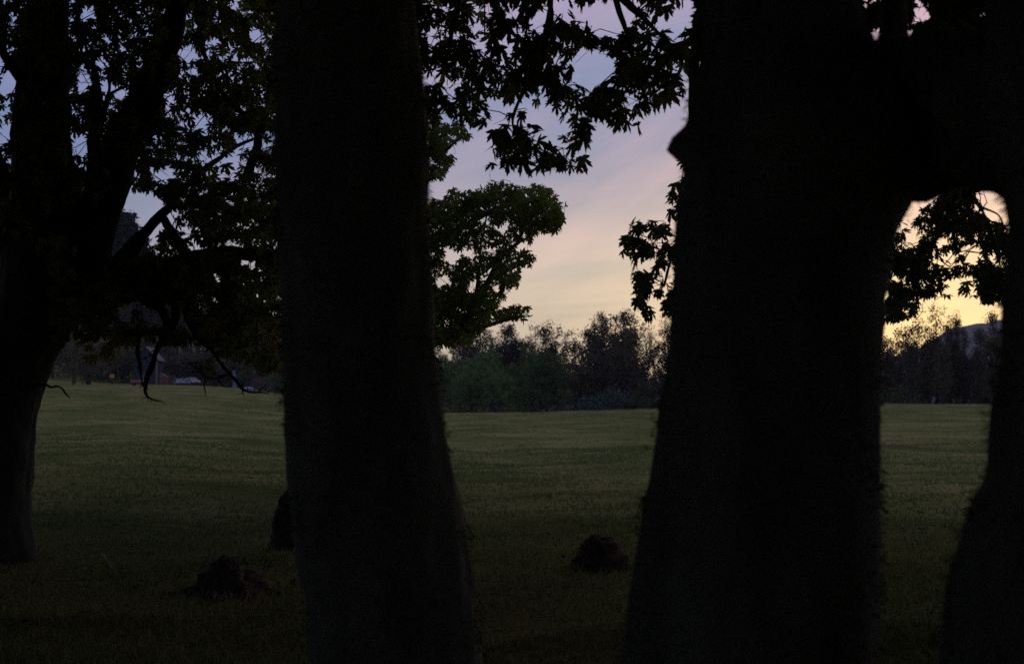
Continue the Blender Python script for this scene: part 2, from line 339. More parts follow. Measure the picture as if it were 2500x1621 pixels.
def bough(lm, br, limbpts, poly, holes, Yr, n, size, seed, droop=.7, thr=-.25, cl=70, conn=True, shrink=0):
    """grow twigs off the limbs into a volume of air and hang leaves on them"""
    rg = np.random.default_rng(seed); xs = [p[0] for p in poly]; ys = [p[1] for p in poly]
    pts = []; guard = 0
    while len(pts) < n and guard < n * 60:
        guard += 1; x = rg.uniform(min(xs), max(xs)); y = rg.uniform(min(ys), max(ys))
        if not inside(np.array([x]), np.array([y]), poly, holes)[0]: continue
        if mnoise.noise(Vector((x / cl, y / cl, seed * 3.7))) < thr: continue
        pts.append(np.array(at(x, y, rg.uniform(*Yr))))
    if not pts: return
    A = np.array([tuple(p) for p in limbpts]) if len(limbpts) else None
    pts = np.array(pts)
    if A is not None:
        d0 = np.array([np.min(np.linalg.norm(A - p, axis=1)) for p in pts]); pts = pts[np.argsort(d0)]
        pool = [*A]; 
    PP, TT, NN, SS = [], [], [], []
    arr = np.zeros((len(pts) * 2 + (0 if A is None else len(A)), 3)); m = 0
    if A is not None: arr[:len(A)] = A; m = len(A)
    for p in pts:
        if m: a = arr[np.argmin(np.linalg.norm(arr[:m] - p, axis=1))]
        else: a = p + rg.normal(0, .3, 3)
        out = norm(norm(p - a) * .8 + rg.normal(0, .45, 3) + np.array([0, 0, -droop * .3])); Lt = size * rg.uniform(1.6, 3.0)
        s = p - out * Lt * .5; e = p + out * Lt * .5 + np.array([0, 0, -droop * .12 * Lt])
        side = norm(np.cross(out, rg.normal(0, 1, 3))); Q = []
        for t in (.1, .4, .7, 1.0):
            node = s + (e - s) * t; side = norm(np.cross(out, side) + rg.normal(0, .2, 3))
            for sg in ((1, -1) if t < 1 else (1, -1, 0)):
                dr = norm(side * sg + out * (.5 if sg else 1) + np.array([0, 0, -.25]))
                sz = size * rg.uniform(.55, 1.15); pl = sz * rg.uniform(.3, .7); pos = node + dr * pl
                tip = norm(dr * .7 + np.array([0, 0, -droop]) + rg.normal(0, .35, 3))
                Q.append((pos, tip, rg.normal(0, .55, 3) + np.array([0, -.35, .75]), sz))
        q0, q1, q2, q3 = map(np.array, zip(*Q))
        x, y = proj(q0 + q1 * q3[:, None] * .45); ok = inside(x, y, poly, holes); x, y = proj(q0 + q1 * q3[:, None] * .9)
        ok &= inside(x, y, poly, [(h[0], h[1], h[2] * .85, h[3] * .85) for h in holes])
        lat = norm(np.cross(q1, q2)) * q3[:, None] * .6
        for off_ in (q1 * 0, q1 * q3[:, None] * .3 + lat, q1 * q3[:, None] * .3 - lat, q1 * q3[:, None]):
            x, y = proj(q0 + off_)
            for h in holes: ok &= ((x - h[0]) / h[2]) ** 2 + ((y - h[1]) / h[3]) ** 2 > .75
        if conn and ok.sum() >= 3:
            if m + 1 < len(arr): arr[m] = s; arr[m + 1] = (s + (e if ok[-3:].any() else p)) / 2; m += 2
            mid = (a + s) / 2 + np.array([0, 0, .06 * np.linalg.norm(s - a)]) + rg.normal(0, .03, 3)
            r0 = .004 + .006 * min(np.linalg.norm(s - a), 1.2); last = e if ok[-3:].any() else p
            br.tube([Vector(a), Vector(mid), Vector(s), Vector((s + last) / 2), Vector(last)], [r0, r0 * .8, r0 * .6, .003, .0015], 4, False)
        if ok.any(): PP.append(q0[ok]); TT.append(q1[ok]); NN.append(q2[ok]); SS.append(q3[ok])
    if PP: leaves(lm, *map(np.concatenate, (PP, TT, NN, SS)))
def overhead(lm, br, c, rad, zlo, zhi, n, size, seed, slope=.36):
    """unseen crown leaves above and behind the picture, laid dense to block sky light"""
    rg = np.random.default_rng(seed); th = rg.uniform(0, 2 * np.pi, n); r = rad * np.sqrt(rg.uniform(0, 1, n))
    x = c[0] + r * np.cos(th); y = c[1] + r * np.sin(th); z = rg.uniform(zlo, zhi, n) + .08 * np.maximum(y, 0)
    P = np.stack([x, y, z], 1); px, py = proj(P); mg = 40 + FPX * .42 / np.maximum(y, .4); keep = (y < .2) | (py < -mg) | (px < -mg) | (px > 2500 + mg)
    keep &= ~((y > -2.5) & (y < 3) & (z < 3.6)); P = P[keep]; k = len(P)
    leaves(lm, P, rg.normal(0, 1, (k, 3)) + np.array([0, 0, -.4]), rg.normal(0, .5, (k, 3)) + np.array([0, 0, 1]), size * rg.uniform(.7, 1.3, k))

def make_maple(name, label, D, rows, base_px):
    b = at(base_px, 985, D); root = thing(name, label, 'tree', (b.x, D, gz(b.x, D)), 'broadleaf maples beside the camera'); return root

# ---- trunk left of centre
rows = [(2060, 640, 1330), (1900, 700, 1260), (1621, 772, 1172), (1480, 755, 1160), (1400, 742, 1150), (1200, 705, 1124), (1000, 695, 1083), (900, 686, 1073), (800, 682, 1065), (600, 678, 1052), (500, 675, 1050), (300, 672, 1042), (100, 670, 1026), (0, 672, 1018), (-300, 680, 1010), (-900, 720, 985), (-1700, 780, 960)]
t1 = make_maple('maple_tree', 'dark mossy maple trunk left of centre with the small broken snag behind its foot', 5.5, rows, 900)
mb, sv = trunk_by_edges(rows, 5.5, amp=.017, seed=1); part(mb, 'trunk', m_bark, t1, True)
rgm = np.random.default_rng(5); ax1 = lambda P: np.stack([np.full(len(P), at(865, 800, 5.5).x), np.full(len(P), 5.5), P[:, 2]], 1)
part(moss_tufts(sv, ax1, 20000, .028, rgm), 'moss', m_moss, t1)
crown = MB(); br = MB(); LP = []
for i, (pp, rd) in enumerate([
    ([(880, -500, 5.5), (1080, -330, 7.5), (1290, -120, 9.5), (1345, 0, 10.3), (1330, 120, 10.8), (1310, 210, 11)], [.13, .1, .06, .03, .022, .012]),
    ([(1310, -160, 9.2), (1450, -60, 9.8), (1560, 30, 10.3), (1640, 110, 10.5)], [.05, .035, .025, .01]),
    ([(1345, 30, 10.3), (1290, 200, 10.6), (1250, 290, 10.8), (1290, 350, 10.9), (1340, 385, 11)], [.026, .016, .012, .008, .005]),
    ([(1120, -250, 8), (1130, -80, 10), (1110, 60, 11), (1080, 180, 11.5)], [.05, .03, .02, .01]),
    ([(1490, -40, 10), (1540, 110, 10.5), (1560, 230, 10.6)], [.03, .015, .008])]):
    m_, P = limb(pp, rd, 12, .008, seed=i); part(m_, 'limb', m_bark, t1, True); LP += P
P1 = [(1000, -80), (1790, -80), (1780, 150), (1700, 180), (1690, 245), (1650, 215), (1600, 245), (1612, 290), (1560, 345), (1520, 330), (1480, 325), (1430, 322), (1446, 400), (1400, 440), (1340, 432), (1290, 445), (1200, 430), (1120, 425), (1175, 365), (1190, 330), (1260, 310), (1230, 295), (1150, 310), (1090, 300), (1030, 330)]
H1 = [(1492, 52, 52, 38), (1530, 12, 24, 22), (1448, 160, 58, 36), (1350, 25, 14, 22), (1060, 90, 12, 14), (1165, 105, 20, 15), (1235, 105, 14, 10), (1190, 20, 12, 12), (1215, 262, 16, 14), (1540, 250, 14, 12), (1320, 60, 10, 14), (1030, 205, 14, 14), (1665, 55, 20, 16), (1660, 95, 12, 10)]
bough(crown, br, LP, P1, H1, (10.0, 12.6), 104, .145, 21, thr=-.45)
bough(crown, br, LP, [(1000, -80), (1480, -80), (1400, 120), (1420, 230), (1300, 290), (1100, 280), (1000, 300)], H1, (10.5, 13.5), 50, .14, 22, thr=-.2)
bough(crown, br, LP, [(1180, 320), (1340, 300), (1440, 330), (1440, 425), (1200, 428)], [(1165, 345, 16, 12), (1395, 370, 12, 22)], (10.5, 11.6), 17, .15, 23, thr=-1)
bough(crown, br, LP, [(1440, 90), (1700, 60), (1700, 230), (1600, 280), (1560, 335), (1460, 310)], H1, (10.2, 11.6), 24, .145, 24, thr=-1)
overhead(crown, br, (-2, 6), 10, 4.8, 10, 19000, .27, 31)
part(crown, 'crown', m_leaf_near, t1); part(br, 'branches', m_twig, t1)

# ---- big trunk right of centre, with the heavy limb that crosses to the right
D2 = 4.5
rows = [(2220, 1290, 2330), (2060, 1400, 2220), (1850, 1470, 2160), (1621, 1514, 2128), (1500, 1530, 2140), (1400, 1546, 2143), (1300, 1562, 2147), (1200, 1577, 2146), (1100, 1590, 2145), (1000, 1608, 2145), (900, 1624, 2150), (800, 1634, 2156), (700, 1643, 2163), (620, 1650, 2172), (560, 1653, 2192), (500, 1658, 2230), (400, 1664, 2290), (392, 1654, 2290), (372, 1634, 2290), (352, 1630, 2290), (328, 1650, 2290), (300, 1670, 2280), (240, 1680, 2240), (182, 1688, 2170), (164, 1704, 2150), (150, 1722, 2140), (100, 1724, 2115), (0, 1726, 2095), (-200, 1740, 2080), (-700, 1760, 2050), (-1400, 1800, 2020)]
t2 = make_maple('maple_tree', 'thickest dark trunk right of centre, with a knobbly burl and a heavy arching limb', D2, rows, 1850)
bumps = [(at(1655, 356, D2), .030, .05), (at(1690, 205, D2), .015, .06), (at(2175, 640, D2), .01, .1), (at(1660, 560, D2), .02, .12), (at(2165, 660, D2), .015, .1)]
mb, sv = trunk_by_edges(rows, D2, amp=.016, bumps=bumps, seed=2); part(mb, 'trunk', m_bark, t2, True)
ax2 = lambda P: np.stack([np.full(len(P), at(1900, 800, D2).x), np.full(len(P), D2), P[:, 2]], 1)
part(moss_tufts(sv, ax2, 20000, .026, rgm), 'moss', m_moss, t2)
crown = MB(); br = MB(); LP = []; LP0 = []
for i, (pp, rd, sd_) in enumerate([
    ([(2040, 330, D2), (2180, 300, D2), (2300, 262, 4.35), (2420, 250, 4.2), (2560, 240, 4.0), (2800, 120, 3.9)], [.27, .275, .245, .235, .235, .22], 40),
    ([(2150, 180, D2), (2185, 60, 4.7), (2190, -100, 5.0), (2230, -400, 5.4)], [.06, .055, .05, .04], 16),
    ([(1950, -250, 5), (1800, -200, 8), (1700, 100, 10), (1690, 400, 11), (1660, 560, 11.2), (1620, 700, 11.3)], [.1, .06, .045, .03, .02, .01], 12),
    ([(2500, 150, 4.3), (2420, 250, 7), (2350, 420, 9), (2370, 520, 10), (2410, 610, 10.5)], [.09, .05, .03, .02, .008], 12),
    ([(2350, 420, 9), (2300, 560, 9.6), (2230, 640, 10), (2240, 740, 10.4)], [.03, .02, .014, .006], 12),
    ([(2365, 470, 9.4), (2405, 520, 9.6), (2425, 590, 9.8), (2440, 640, 9.9)], [.02, .016, .013, .01], 10),
    ([(2400, 505, 9.6), (2440, 525, 9.6), (2452, 560, 9.6), (2436, 590, 9.6)], [.008, .006, .005, .003], 6)]):
    m_, P = limb(pp, rd, sd_, .05 if i == 0 else .006, seed=i + 9); part(m_, 'limb', m_bark, t2, True)
    if i > 1: LP += P
    else: LP0 += P
P5 = [(1700, 360), (1662, 390), (1664, 450), (1622, 492), (1642, 505), (1655, 525), (1600, 528), (1530, 556), (1524, 620), (1545, 640), (1532, 722), (1562, 782), (1600, 795), (1665, 770), (1720, 700)]
bough(crown, br, LP, P5, [(1572, 572, 12, 10), (1578, 652, 14, 12), (1632, 690, 14, 30), (1600, 745, 14, 14)], (10.6, 12), 52, .13, 41, thr=-.6)
bough(crown, br, LP, [(2150, 690), (2200, 680), (2250, 720), (2245, 775), (2190, 795), (2150, 800)], [], (9.6, 11.5), 18, .085, 47, thr=-1)
bough(crown, br, LP, [(2330, 655), (2400, 640), (2480, 660), (2480, 765), (2425, 745), (2395, 750)], [], (9.6, 11.5), 17, .085, 48, thr=-1)
bough(crown, br, LP, [(2160, 560), (2300, 600), (2370, 640), (2360, 740), (2290, 700), (2160, 690)], [(2340, 690, 22, 9)], (9.6, 11.5), 14, .080, 49, thr=-.3, cl=30)
P6 = [(2150, 570), (2190, 520), (2240, 530), (2290, 470), (2330, 430), (2400, 400), (2440, 425), (2425, 460), (2430, 600), (2480, 560), (2500, 700), (2460, 760), (2420, 740), (2395, 745), (2380, 700), (2360, 670), (2330, 660), (2320, 640), (2290, 655), (2300, 700), (2360, 742), (2340, 760), (2300, 735), (2240, 740), (2240, 780), (2190, 790), (2150, 800)]
H6 = [(2412, 490, 30, 34), (2300, 592, 16, 9), (2345, 632, 34, 13), (2215, 598, 14, 9), (2375, 615, 14, 9), (2340, 700, 34, 14), (2200, 690, 9, 14), (2440, 440, 20, 22)]
bough(crown, br, LP, P6, H6, (9.6, 12), 125, .085, 42, thr=-.75, cl=40)
bough(crown, br, LP, [(2160, 560), (2240, 540), (2400, 600), (2470, 640), (2470, 560), (2330, 500), (2330, 440), (2420, 420), (2400, 470), (2300, 540)], H6, (9.6, 12), 34, .085, 43, thr=-.8)
bough(crown, br, LP, [(2265, 530), (2290, 460), (2340, 420), (2430, 415), (2420, 455), (2370, 500), (2330, 540)], [], (9, 11), 12, .10, 46, thr=-1)
bough(crown, br, LP0, [(1700, -90), (2520, -90), (2520, 110), (2380, 100), (2300, 100), (2240, 95), (2100, 95), (1960, 80), (1700, 200)], [(2122, 8, 16, 9), (2142, 78, 9, 12), (2245, 32, 16, 20), (2405, 30, 14, 8), (2225, 70, 12, 6)], (7, 10), 240, .12, 44, thr=-.7)
bough(crown, br, LP0, [(2260, 60), (2520, 60), (2520, 440), (2430, 430), (2300, 470), (2240, 400)], [], (6.5, 8.5), 60, .15, 45, thr=-1)
overhead(crown, br, (4.5, 6), 10, 4.6, 9.5, 19000, .27, 32)
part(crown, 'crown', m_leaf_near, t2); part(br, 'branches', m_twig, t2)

# ---- trunk cut by the right edge of the frame
D3 = 3.6
rows = [(2400, 2080, 3300), (2100, 2180, 3150), (1800, 2255, 3050), (1621, 2292, 3000), (1450, 2316, 2960), (1300, 2344, 2930), (1250, 2362, 2925), (1180, 2394, 2910), (1100, 2406, 2890), (1050, 2416, 2880), (900, 2428, 2860), (800, 2438, 2850), (700, 2444, 2850), (550, 2440, 2850), (440, 2430, 2850), (300, 2385, 2860), (100, 2390, 2870), (-300, 2420, 2870), (-900, 2450, 2860), (-1700, 2480, 2840)]
t3 = make_maple('maple_tree', 'blurred dark trunk cut off by the right edge, flaring towards its foot', D3, rows, 2650)
mb, sv = trunk_by_edges(rows, D3, amp=.015, seed=3); part(mb, 'trunk', m_bark, t3, True)
ax3 = lambda P: np.stack([np.full(len(P), at(2650, 800, D3).x), np.full(len(P), D3), P[:, 2]], 1)
part(moss_tufts(sv, ax3, 15000, .024, rgm), 'moss', m_moss, t3)
crown = MB(); br = MB(); overhead(crown, br, (3, -5), 10, 3.6, 9, 15000, .27, 33); overhead(crown, br, (-2, -9), 7, 1.5, 6, 5000, .27, 35); part(crown, 'crown', m_leaf_near, t3)  # second leaf mass: low unseen foliage added behind the camera, screening the eastern sky

# ---- big spreading maple at the left
D4 = 12
rows = [(1480, -300, 190), (1425, -200, 130), (1370, -160, 100), (1250, -120, 78), (1150, -112, 80), (1050, -108, 86), (950, -100, 104), (880, -80, 128), (800, -50, 172), (740, -20, 205), (690, 0, 232), (620, 10, 238), (560, 25, 240)]
t4 = make_maple('maple_tree', 'large spreading maple at the left edge with forked trunk and low drooping boughs', D4, rows, 0)
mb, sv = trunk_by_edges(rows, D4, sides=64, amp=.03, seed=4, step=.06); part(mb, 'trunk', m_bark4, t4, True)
crown = MB(); br = MB(); LP = []
for i, (pp, rd, sd_) in enumerate([
    ([(120, 680, D4), (110, 500, D4), (105, 300, D4), (110, 100, D4), (120, -100, 12.2), (130, -500, 12.8)], [.36, .31, .26, .22, .19, .15], 30),
    ([(200, 640, D4), (255, 480, D4), (310, 330, 11.8), (370, 200, 11.6), (405, 110, 11.6), (450, -40, 11.8), (520, -400, 12.5)], [.24, .2, .17, .14, .11, .09, .07], 26),
    ([(40, 600, D4), (-20, 440, 11.6), (-90, 250, 11.2)], [.2, .16, .1], 16),
    ([(130, 330, D4), (60, 200, 11.5), (20, 150, 11.2), (-30, 60, 11)], [.09, .06, .045, .03], 10),
    ([(200, 700, D4), (290, 645, 11.7), (350, 570, 11.5), (400, 515, 11.5), (450, 455, 11.8), (540, 380, 12.2), (640, 330, 12.5)], [.17, .10, .055, .042, .034, .022, .012], 18),
    ([(150, 720, D4), (300, 680, 11.8), (400, 660, 11.5), (520, 622, 11.3), (600, 620, 11.2), (700, 630, 11.2), (900, 640, 11.3)], [.22, .18, .13, .075, .055, .045, .02], 18),
    ([(420, 665, 11.5), (530, 655, 11.7), (620, 664, 11.9), (700, 668, 12), (820, 680, 12.2)], [.09, .05, .035, .028, .01], 12),
    ([(395, 520, 11.5), (415, 560, 11.4), (440, 600, 11.4), (480, 630, 11.4)], [.028, .03, .032, .04], 12),
    ([(215, 560, D4), (222, 400, 11.6), (235, 260, 11.5), (232, 180, 11.5), (220, 120, 11.5)], [.06, .05, .04, .03, .015], 10),
    ([(235, 330, 11.5), (262, 240, 11.6), (268, 180, 11.7), (280, 100, 11.8)], [.03, .028, .02, .012], 8),
    ([(262, 235, 11.6), (300, 215, 11.6), (335, 205, 11.6)], [.018, .016, .012], 8),
    ([(300, 690, 11.8), (380, 740, 11.2), (410, 800, 11), (345, 812, 10.8), (330, 860, 10.8), (340, 905, 10.8), (352, 950, 10.8)], [.12, .07, .04, .032, .028, .022, .014], 10),
    ([(430, 700, 11.5), (430, 780, 11.1), (395, 830, 11), (375, 890, 11), (360, 940, 11), (366, 970, 11), (386, 978, 11)], [.1, .06, .045, .036, .026, .018, .008], 10),
    ([(440, 720, 11.5), (470, 800, 11.3), (520, 860, 11.2), (555, 905, 11.2), (600, 950, 11.2), (650, 962, 11.2)], [.08, .05, .034, .024, .016, .008], 10),
    ([(555, 905, 11.2), (530, 922, 11.2), (505, 918, 11.2), (485, 900, 11.2), (460, 885, 11.2)], [.02, .018, .014, .010, .006], 8),
    ([(497, 915, 11.2), (492, 935, 11.2), (497, 955, 11.2), (500, 968, 11.2)], [.014, .012, .009, .004], 8),
    ([(540, 640, 11.3), (600, 720, 11.4), (650, 780, 11.5), (720, 800, 11.6)], [.05, .035, .02, .01], 10),
    ([(520, 860, 11.2), (600, 865, 11.2), (660, 880, 11.2), (720, 900, 11.2)], [.025, .02, .014, .008], 8),
    ([(95, 930, D4), (125, 945, 11.7), (150, 950, 11.6), (162, 962, 11.6), (170, 970, 11.6)], [.035, .022, .016, .012, .006], 8),
    ([(640, 330, 12.5), (560, 250, 12.4), (500, 150, 12.4), (480, 20, 12.4)], [.03, .03, .025, .015], 8),
    ([(600, 440, 12), (618, 370, 12.1), (640, 320, 12.1), (660, 250, 12.2)], [.05, .045, .035, .02], 10)]):
    if i in (11, 12, 13, 14, 15, 17, 18): rd = [r * .62 for r in rd]
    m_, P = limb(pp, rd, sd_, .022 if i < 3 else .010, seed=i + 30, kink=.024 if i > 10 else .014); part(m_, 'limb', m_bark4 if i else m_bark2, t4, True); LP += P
    if i in (8, 9, 10, 11, 12, 13, 14, 16, 17):
        rq = random.Random(i)
        for q in range(3, len(P) - 1, 4):
            d = Vector((rq.uniform(-1, 1), rq.uniform(-.6, .6), rq.uniform(-1, .7))).normalized() * rq.uniform(.04, .15); e_ = P[q] + d
            br.tube([P[q], P[q] + d * .5 + Vector((0, 0, rq.uniform(-.03, .03))), e_], [.008, .005, .002], 5); 
            if rq.random() < .6: br.tube([P[q] + d * .5, P[q] + d * .5 + Vector((d.z, 0, -abs(d.x))) * .6], [.004, .0015], 4)
PL = [(-60, -90), (710, -90), (710, 560), (700, 600), (640, 610), (560, 600), (500, 590), (470, 560), (430, 520), (395, 500), (380, 480), (330, 470), (300, 455), (270, 480), (240, 520), (220, 640), (100, 640), (60, 600), (0, 600), (-60, 600)]
HL = [(214, 32, 13, 14), (20, 210, 24, 22), (12, 325, 22, 24), (2, 150, 14, 10), (30, 40, 14, 6), (38, 60, 8, 8), (45, 170, 12, 18), (230, 122, 10, 6), (205, 205, 18, 24), (245, 155, 7, 12), (262, 215, 20, 14), (295, 232, 18, 12), (255, 262, 18, 10), (193, 358, 14, 26), (250, 392, 20, 12), (455, 62, 20, 12), (455, 132, 26, 16), (470, 178, 12, 7), (590, 15, 22, 22), (625, 90, 12, 18), (665, 65, 14, 14), (395, 430, 12, 18), (370, 412, 8, 8), (600, 345, 22, 14), (635, 350, 12, 14), (655, 360, 8, 8), (545, 440, 18, 14), (570, 392, 16, 10), (480, 468, 24, 8), (555, 470, 30, 8), (445, 470, 14, 8), (500, 380, 12, 6), (610, 400, 16, 8), (590, 273, 16, 8), (408, 277, 8, 10), (145, 470, 4, 10), (345, 170, 6, 5), (510, 65, 7, 7), (650, 95, 10, 12), (410, 245, 8, 8), (640, 460, 12, 10)]
bough(crown, br, LP, PL, HL, (10.8, 14.5), 800, .108, 51, thr=-.45, cl=60)
bough(crown, br, LP, [(330, 440), (710, 440), (710, 600), (620, 590), (540, 600), (440, 530)], [(560, 550, 26, 10), (590, 560, 20, 12), (620, 545, 18, 8), (500, 480, 22, 8), (560, 500, 18, 9), (470, 510, 14, 8), (640, 500, 12, 8), (525, 525, 20, 8), (600, 590, 34, 8)], (10.8, 13), 60, .105, 52, thr=-.5)
bough(crown, br, LP, [(440, 590), (560, 605), (700, 600), (700, 740), (640, 735), (600, 690), (540, 660), (460, 680)], [(600, 640, 26, 8), (640, 650, 14, 7), (555, 640, 18, 6), (600, 600, 40, 8)], (10.8, 12.5), 30, .12, 53, thr=-.6)
bough(crown, br, LP, [(250, 600), (300, 640), (400, 560), (470, 520), (700, 480), (700, 760), (450, 760), (250, 740)], [(600, 640, 14, 6), (540, 600, 12, 6), (640, 690, 12, 8)], (10.8, 13), 85, .105, 58, thr=-.5)
bough(crown, br, LP, [(140, 760), (330, 740), (420, 800), (690, 800), (690, 925), (600, 900), (520, 860), (420, 850), (300, 830), (190, 850)], [], (10.8, 12.4), 42, .10, 59, thr=.0, cl=45)
# dense foliage in the crotch and under the boughs
bough(crown, br, LP, [(120, 560), (240, 660), (330, 640), (420, 620), (520, 660), (640, 700), (640, 730), (500, 720), (400, 750), (330, 740), (260, 760), (180, 820), (130, 860)], [], (10.8, 13), 110, .12, 54, thr=-.6)
bough(crown, br, LP, [(430, 690), (640, 720), (705, 760), (700, 870), (640, 900), (520, 870), (450, 800)], [(640, 830, 18, 14)], (11, 13), 62, .11, 55, thr=-.25, cl=50)
overhead(crown, br, (-7, 9), 9.5, 5.2, 13, 22000, .27, 34, slope=.36)
part(crown, 'crown', m_leaf_left, t4); part(br, 'branches', m_twig, t4)
yl = MB(); yb = MB()
bough(yl, yb, LP, [(400, 660), (580, 680), (705, 720), (705, 930), (640, 900), (540, 870), (500, 860), (420, 800), (280, 880), (200, 900), (180, 840), (300, 790), (400, 760)], [(480, 720, 40, 20)], (10.8, 12.6), 70, .075, 56, thr=-.1, cl=40)
bough(yl, yb, LP, [(480, 880), (540, 890), (530, 925), (490, 915)], [], (11.1, 11.3), 4, .07, 57, thr=-1)
part(yl, 'low_foliage', m_leaf_yellow, t4)['label'] = 'yellowing leaves on the lowest boughs'
part(yb, 'low_twigs', m_twig, t4)

# ---- maple standing behind the left-of-centre trunk, its right side lit green
D5 = 21
b5 = at(850, 985, D5); t5 = thing('maple_tree', 'green leaved maple hidden behind the left-of-centre trunk, its boughs reaching right over the field', 'tree', (b5.x, D5, gz(b5.x, D5)), 'broadleaf maples beside the camera')
rows = [(1300, 760, 940), (1200, 785, 915), (1000, 800, 900), (800, 805, 895), (600, 812, 890), (400, 820, 885), (100, 830, 880), (-300, 840, 875)]
mb, sv = trunk_by_edges(rows, D5, sides=28, amp=.03, seed=5, step=.12); part(mb, 'trunk', m_bark, t5, True)
crown = MB(); br = MB(); LP = []
for i, (pp, rd) in enumerate([
    ([(860, 900, D5), (1000, 860, 20.5), (1130, 790, 20), (1190, 690, 19.8), (1230, 620, 19.8), (1290, 580, 19.8), (1330, 540, 19.8)], [.16, .12, .085, .05, .035, .022, .01]),
    ([(860, 700, D5), (1000, 620, 20.5), (1120, 560, 20), (1240, 500, 19.8), (1350, 500, 19.8)], [.12, .09, .05, .03, .01]),
    ([(1090, 830, 20.2), (1180, 800, 19.6), (1240, 780, 19.4), (1300, 770, 19.3)], [.05, .035, .022, .01]),
    ([(860, 500, D5), (1000, 400, 20.5), (1080, 370, 20.2), (1120, 340, 20)], [.1, .05, .03, .012]),
    ([(1190, 690, 19.8), (1240, 660, 19.6), (1290, 640, 19.5)], [.03, .02, .008]),
    ([(1060, 845, 20.4), (1090, 760, 20), (1105, 690, 20), (1120, 650, 20)], [.04, .025, .018, .008]),
    ([(1150, 760, 19.9), (1165, 690, 19.9), (1175, 600, 20), (1190, 520, 20), (1220, 470, 20)], [.03, .024, .018, .012, .006])]):
    m_, P = limb(pp, rd, 10, .01, seed=i + 60); part(m_, 'limb', m_bark, t5, True); LP += P
P3 = [(1030, 480), (1080, 488), (1092, 455), (1115, 456), (1130, 470), (1165, 462), (1200, 440), (1240, 448), (1290, 455), (1335, 455), (1350, 470), (1392, 500), (1378, 512), (1375, 545), (1384, 560), (1350, 580), (1325, 575), (1300, 588), (1296, 610), (1308, 640), (1275, 668), (1265, 690), (1245, 690), (1283, 696), (1235, 722), (1245, 745), (1290, 740), (1315, 770), (1285, 776), (1286, 798), (1250, 780), (1200, 800), (1175, 810), (1160, 850), (1140, 830), (1100, 852), (1060, 850), (1040, 800)]
H3 = [(1105, 628, 18, 16), (1150, 618, 12, 12), (1228, 560, 12, 8), (1190, 540, 9, 7), (1270, 600, 10, 7), (1150, 770, 11, 8), (1210, 705, 8, 8), (1230, 745, 16, 7), (1155, 700, 8, 14), (1075, 690, 10, 9)]
bough(crown, br, LP, P3, H3, (18.8, 21), 320, .12, 61, thr=-.6, cl=40, droop=.35)
bough(crown, br, LP, [(1040, 720), (1130, 700), (1200, 740), (1250, 775), (1180, 808), (1150, 850), (1060, 850)], [(1120, 760, 10, 7), (1085, 800, 8, 6)], (18.8, 21), 75, .12, 65, thr=-.7, cl=45, droop=.35)
bough(crown, br, LP, [(1030, 480), (1080, 478), (1200, 450), (1340, 460), (1390, 500), (1370, 560), (1300, 580), (1240, 540), (1120, 560), (1030, 560)], H3, (18.8, 20.6), 60, .13, 62, thr=-.7, cl=45, droop=.35)
bough(crown, br, LP, [(1030, 290), (1130, 300), (1150, 345), (1105, 355), (1130, 395), (1095, 410), (1085, 438), (1030, 450)], [(1100, 370, 10, 7), (1060, 395, 9, 7)], (19, 21), 55, .14, 63, thr=-.6, droop=.35)
bough(crown, br, LP, [(640, 700), (760, 400), (1030, 300), (1030, 850), (900, 870), (690, 850)], [], (19.5, 23), 160, .16, 64, thr=-.5, droop=.35)
rgo = np.random.default_rng(9); k = 7000; a_ = rgo.uniform(0, 6.28, k); r_ = 5 * np.sqrt(rgo.uniform(0, 1, k))
P = np.stack([b5.x - 1 + r_ * np.cos(a_) * .8, D5 + r_ * np.sin(a_), rgo.uniform(8.5, 14, k)], 1)
leaves(crown, P, rgo.normal(0, 1, (k, 3)), rgo.normal(0, .5, (k, 3)) + np.array([0, 0, 1]), .24 * rgo.uniform(.7, 1.3, k))
part(crown, 'crown', m_leaf_mid, t5); part(br, 'branches', m_twig, t5)

# ---- unseen maples added beside and behind the camera to keep sky light off the trunks
for gi, (gx_, gy_, gr, gl) in enumerate([(-10, -3, 6, 'unseen maple added behind the camera at left to block sky light'), (10, -4, 6, 'unseen maple added behind the camera at right to block sky light'), (0, -12, 8, 'unseen maple added straight behind the camera to block sky light'), (-15, 5, 6, 'unseen maple added just beyond the left edge to block sky light'), (13, 5, 5, 'unseen maple added beyond the right edge to block sky light'), (-13, 10.5, 5.5, 'unseen maple added beyond the left edge, farther out, to shade the left tree')]):
    t = thing('maple_tree', gl, 'tree', (gx_, gy_, gz(gx_, gy_)), 'broadleaf maples beside the camera')
    b = MB(); b.tube(smooth_path([(0, 0, -.3), (.1, 0, 2), (-.1, .2, 5), (.2, 0, 9)], 6), lerp_list([.55, .38, .3, .1], 19), 20); b.build('trunk', m_bark, t, True)
    c = MB(); rg = np.random.default_rng(200 + gi); k = int(80 * gr * gr); a_ = rg.uniform(0, 6.28, k); r_ = gr * rg.uniform(.35, 1, k) ** .7; z_ = .7 + 9.5 * rg.uniform(0, 1, k)
    P = np.stack([gx_ + r_ * np.cos(a_), gy_ + r_ * np.sin(a_), z_], 1); px, py = proj(P); mg = 60 + FPX * .42 / np.maximum(P[:, 1], .4); kp = ((P[:, 1] < .3) | (px < -mg) | (px > 2500 + mg)) & (np.hypot(P[:, 0], P[:, 1]) > 2.5); P = P[kp]; k = len(P)
    leaves(c, P, rg.normal(0, 1, (k, 3)) + np.array([0, 0, -.5]), rg.normal(0, 1, (k, 3)), .30 * rg.uniform(.7, 1.3, k)); part(c, 'crown', m_leaf_near, t)

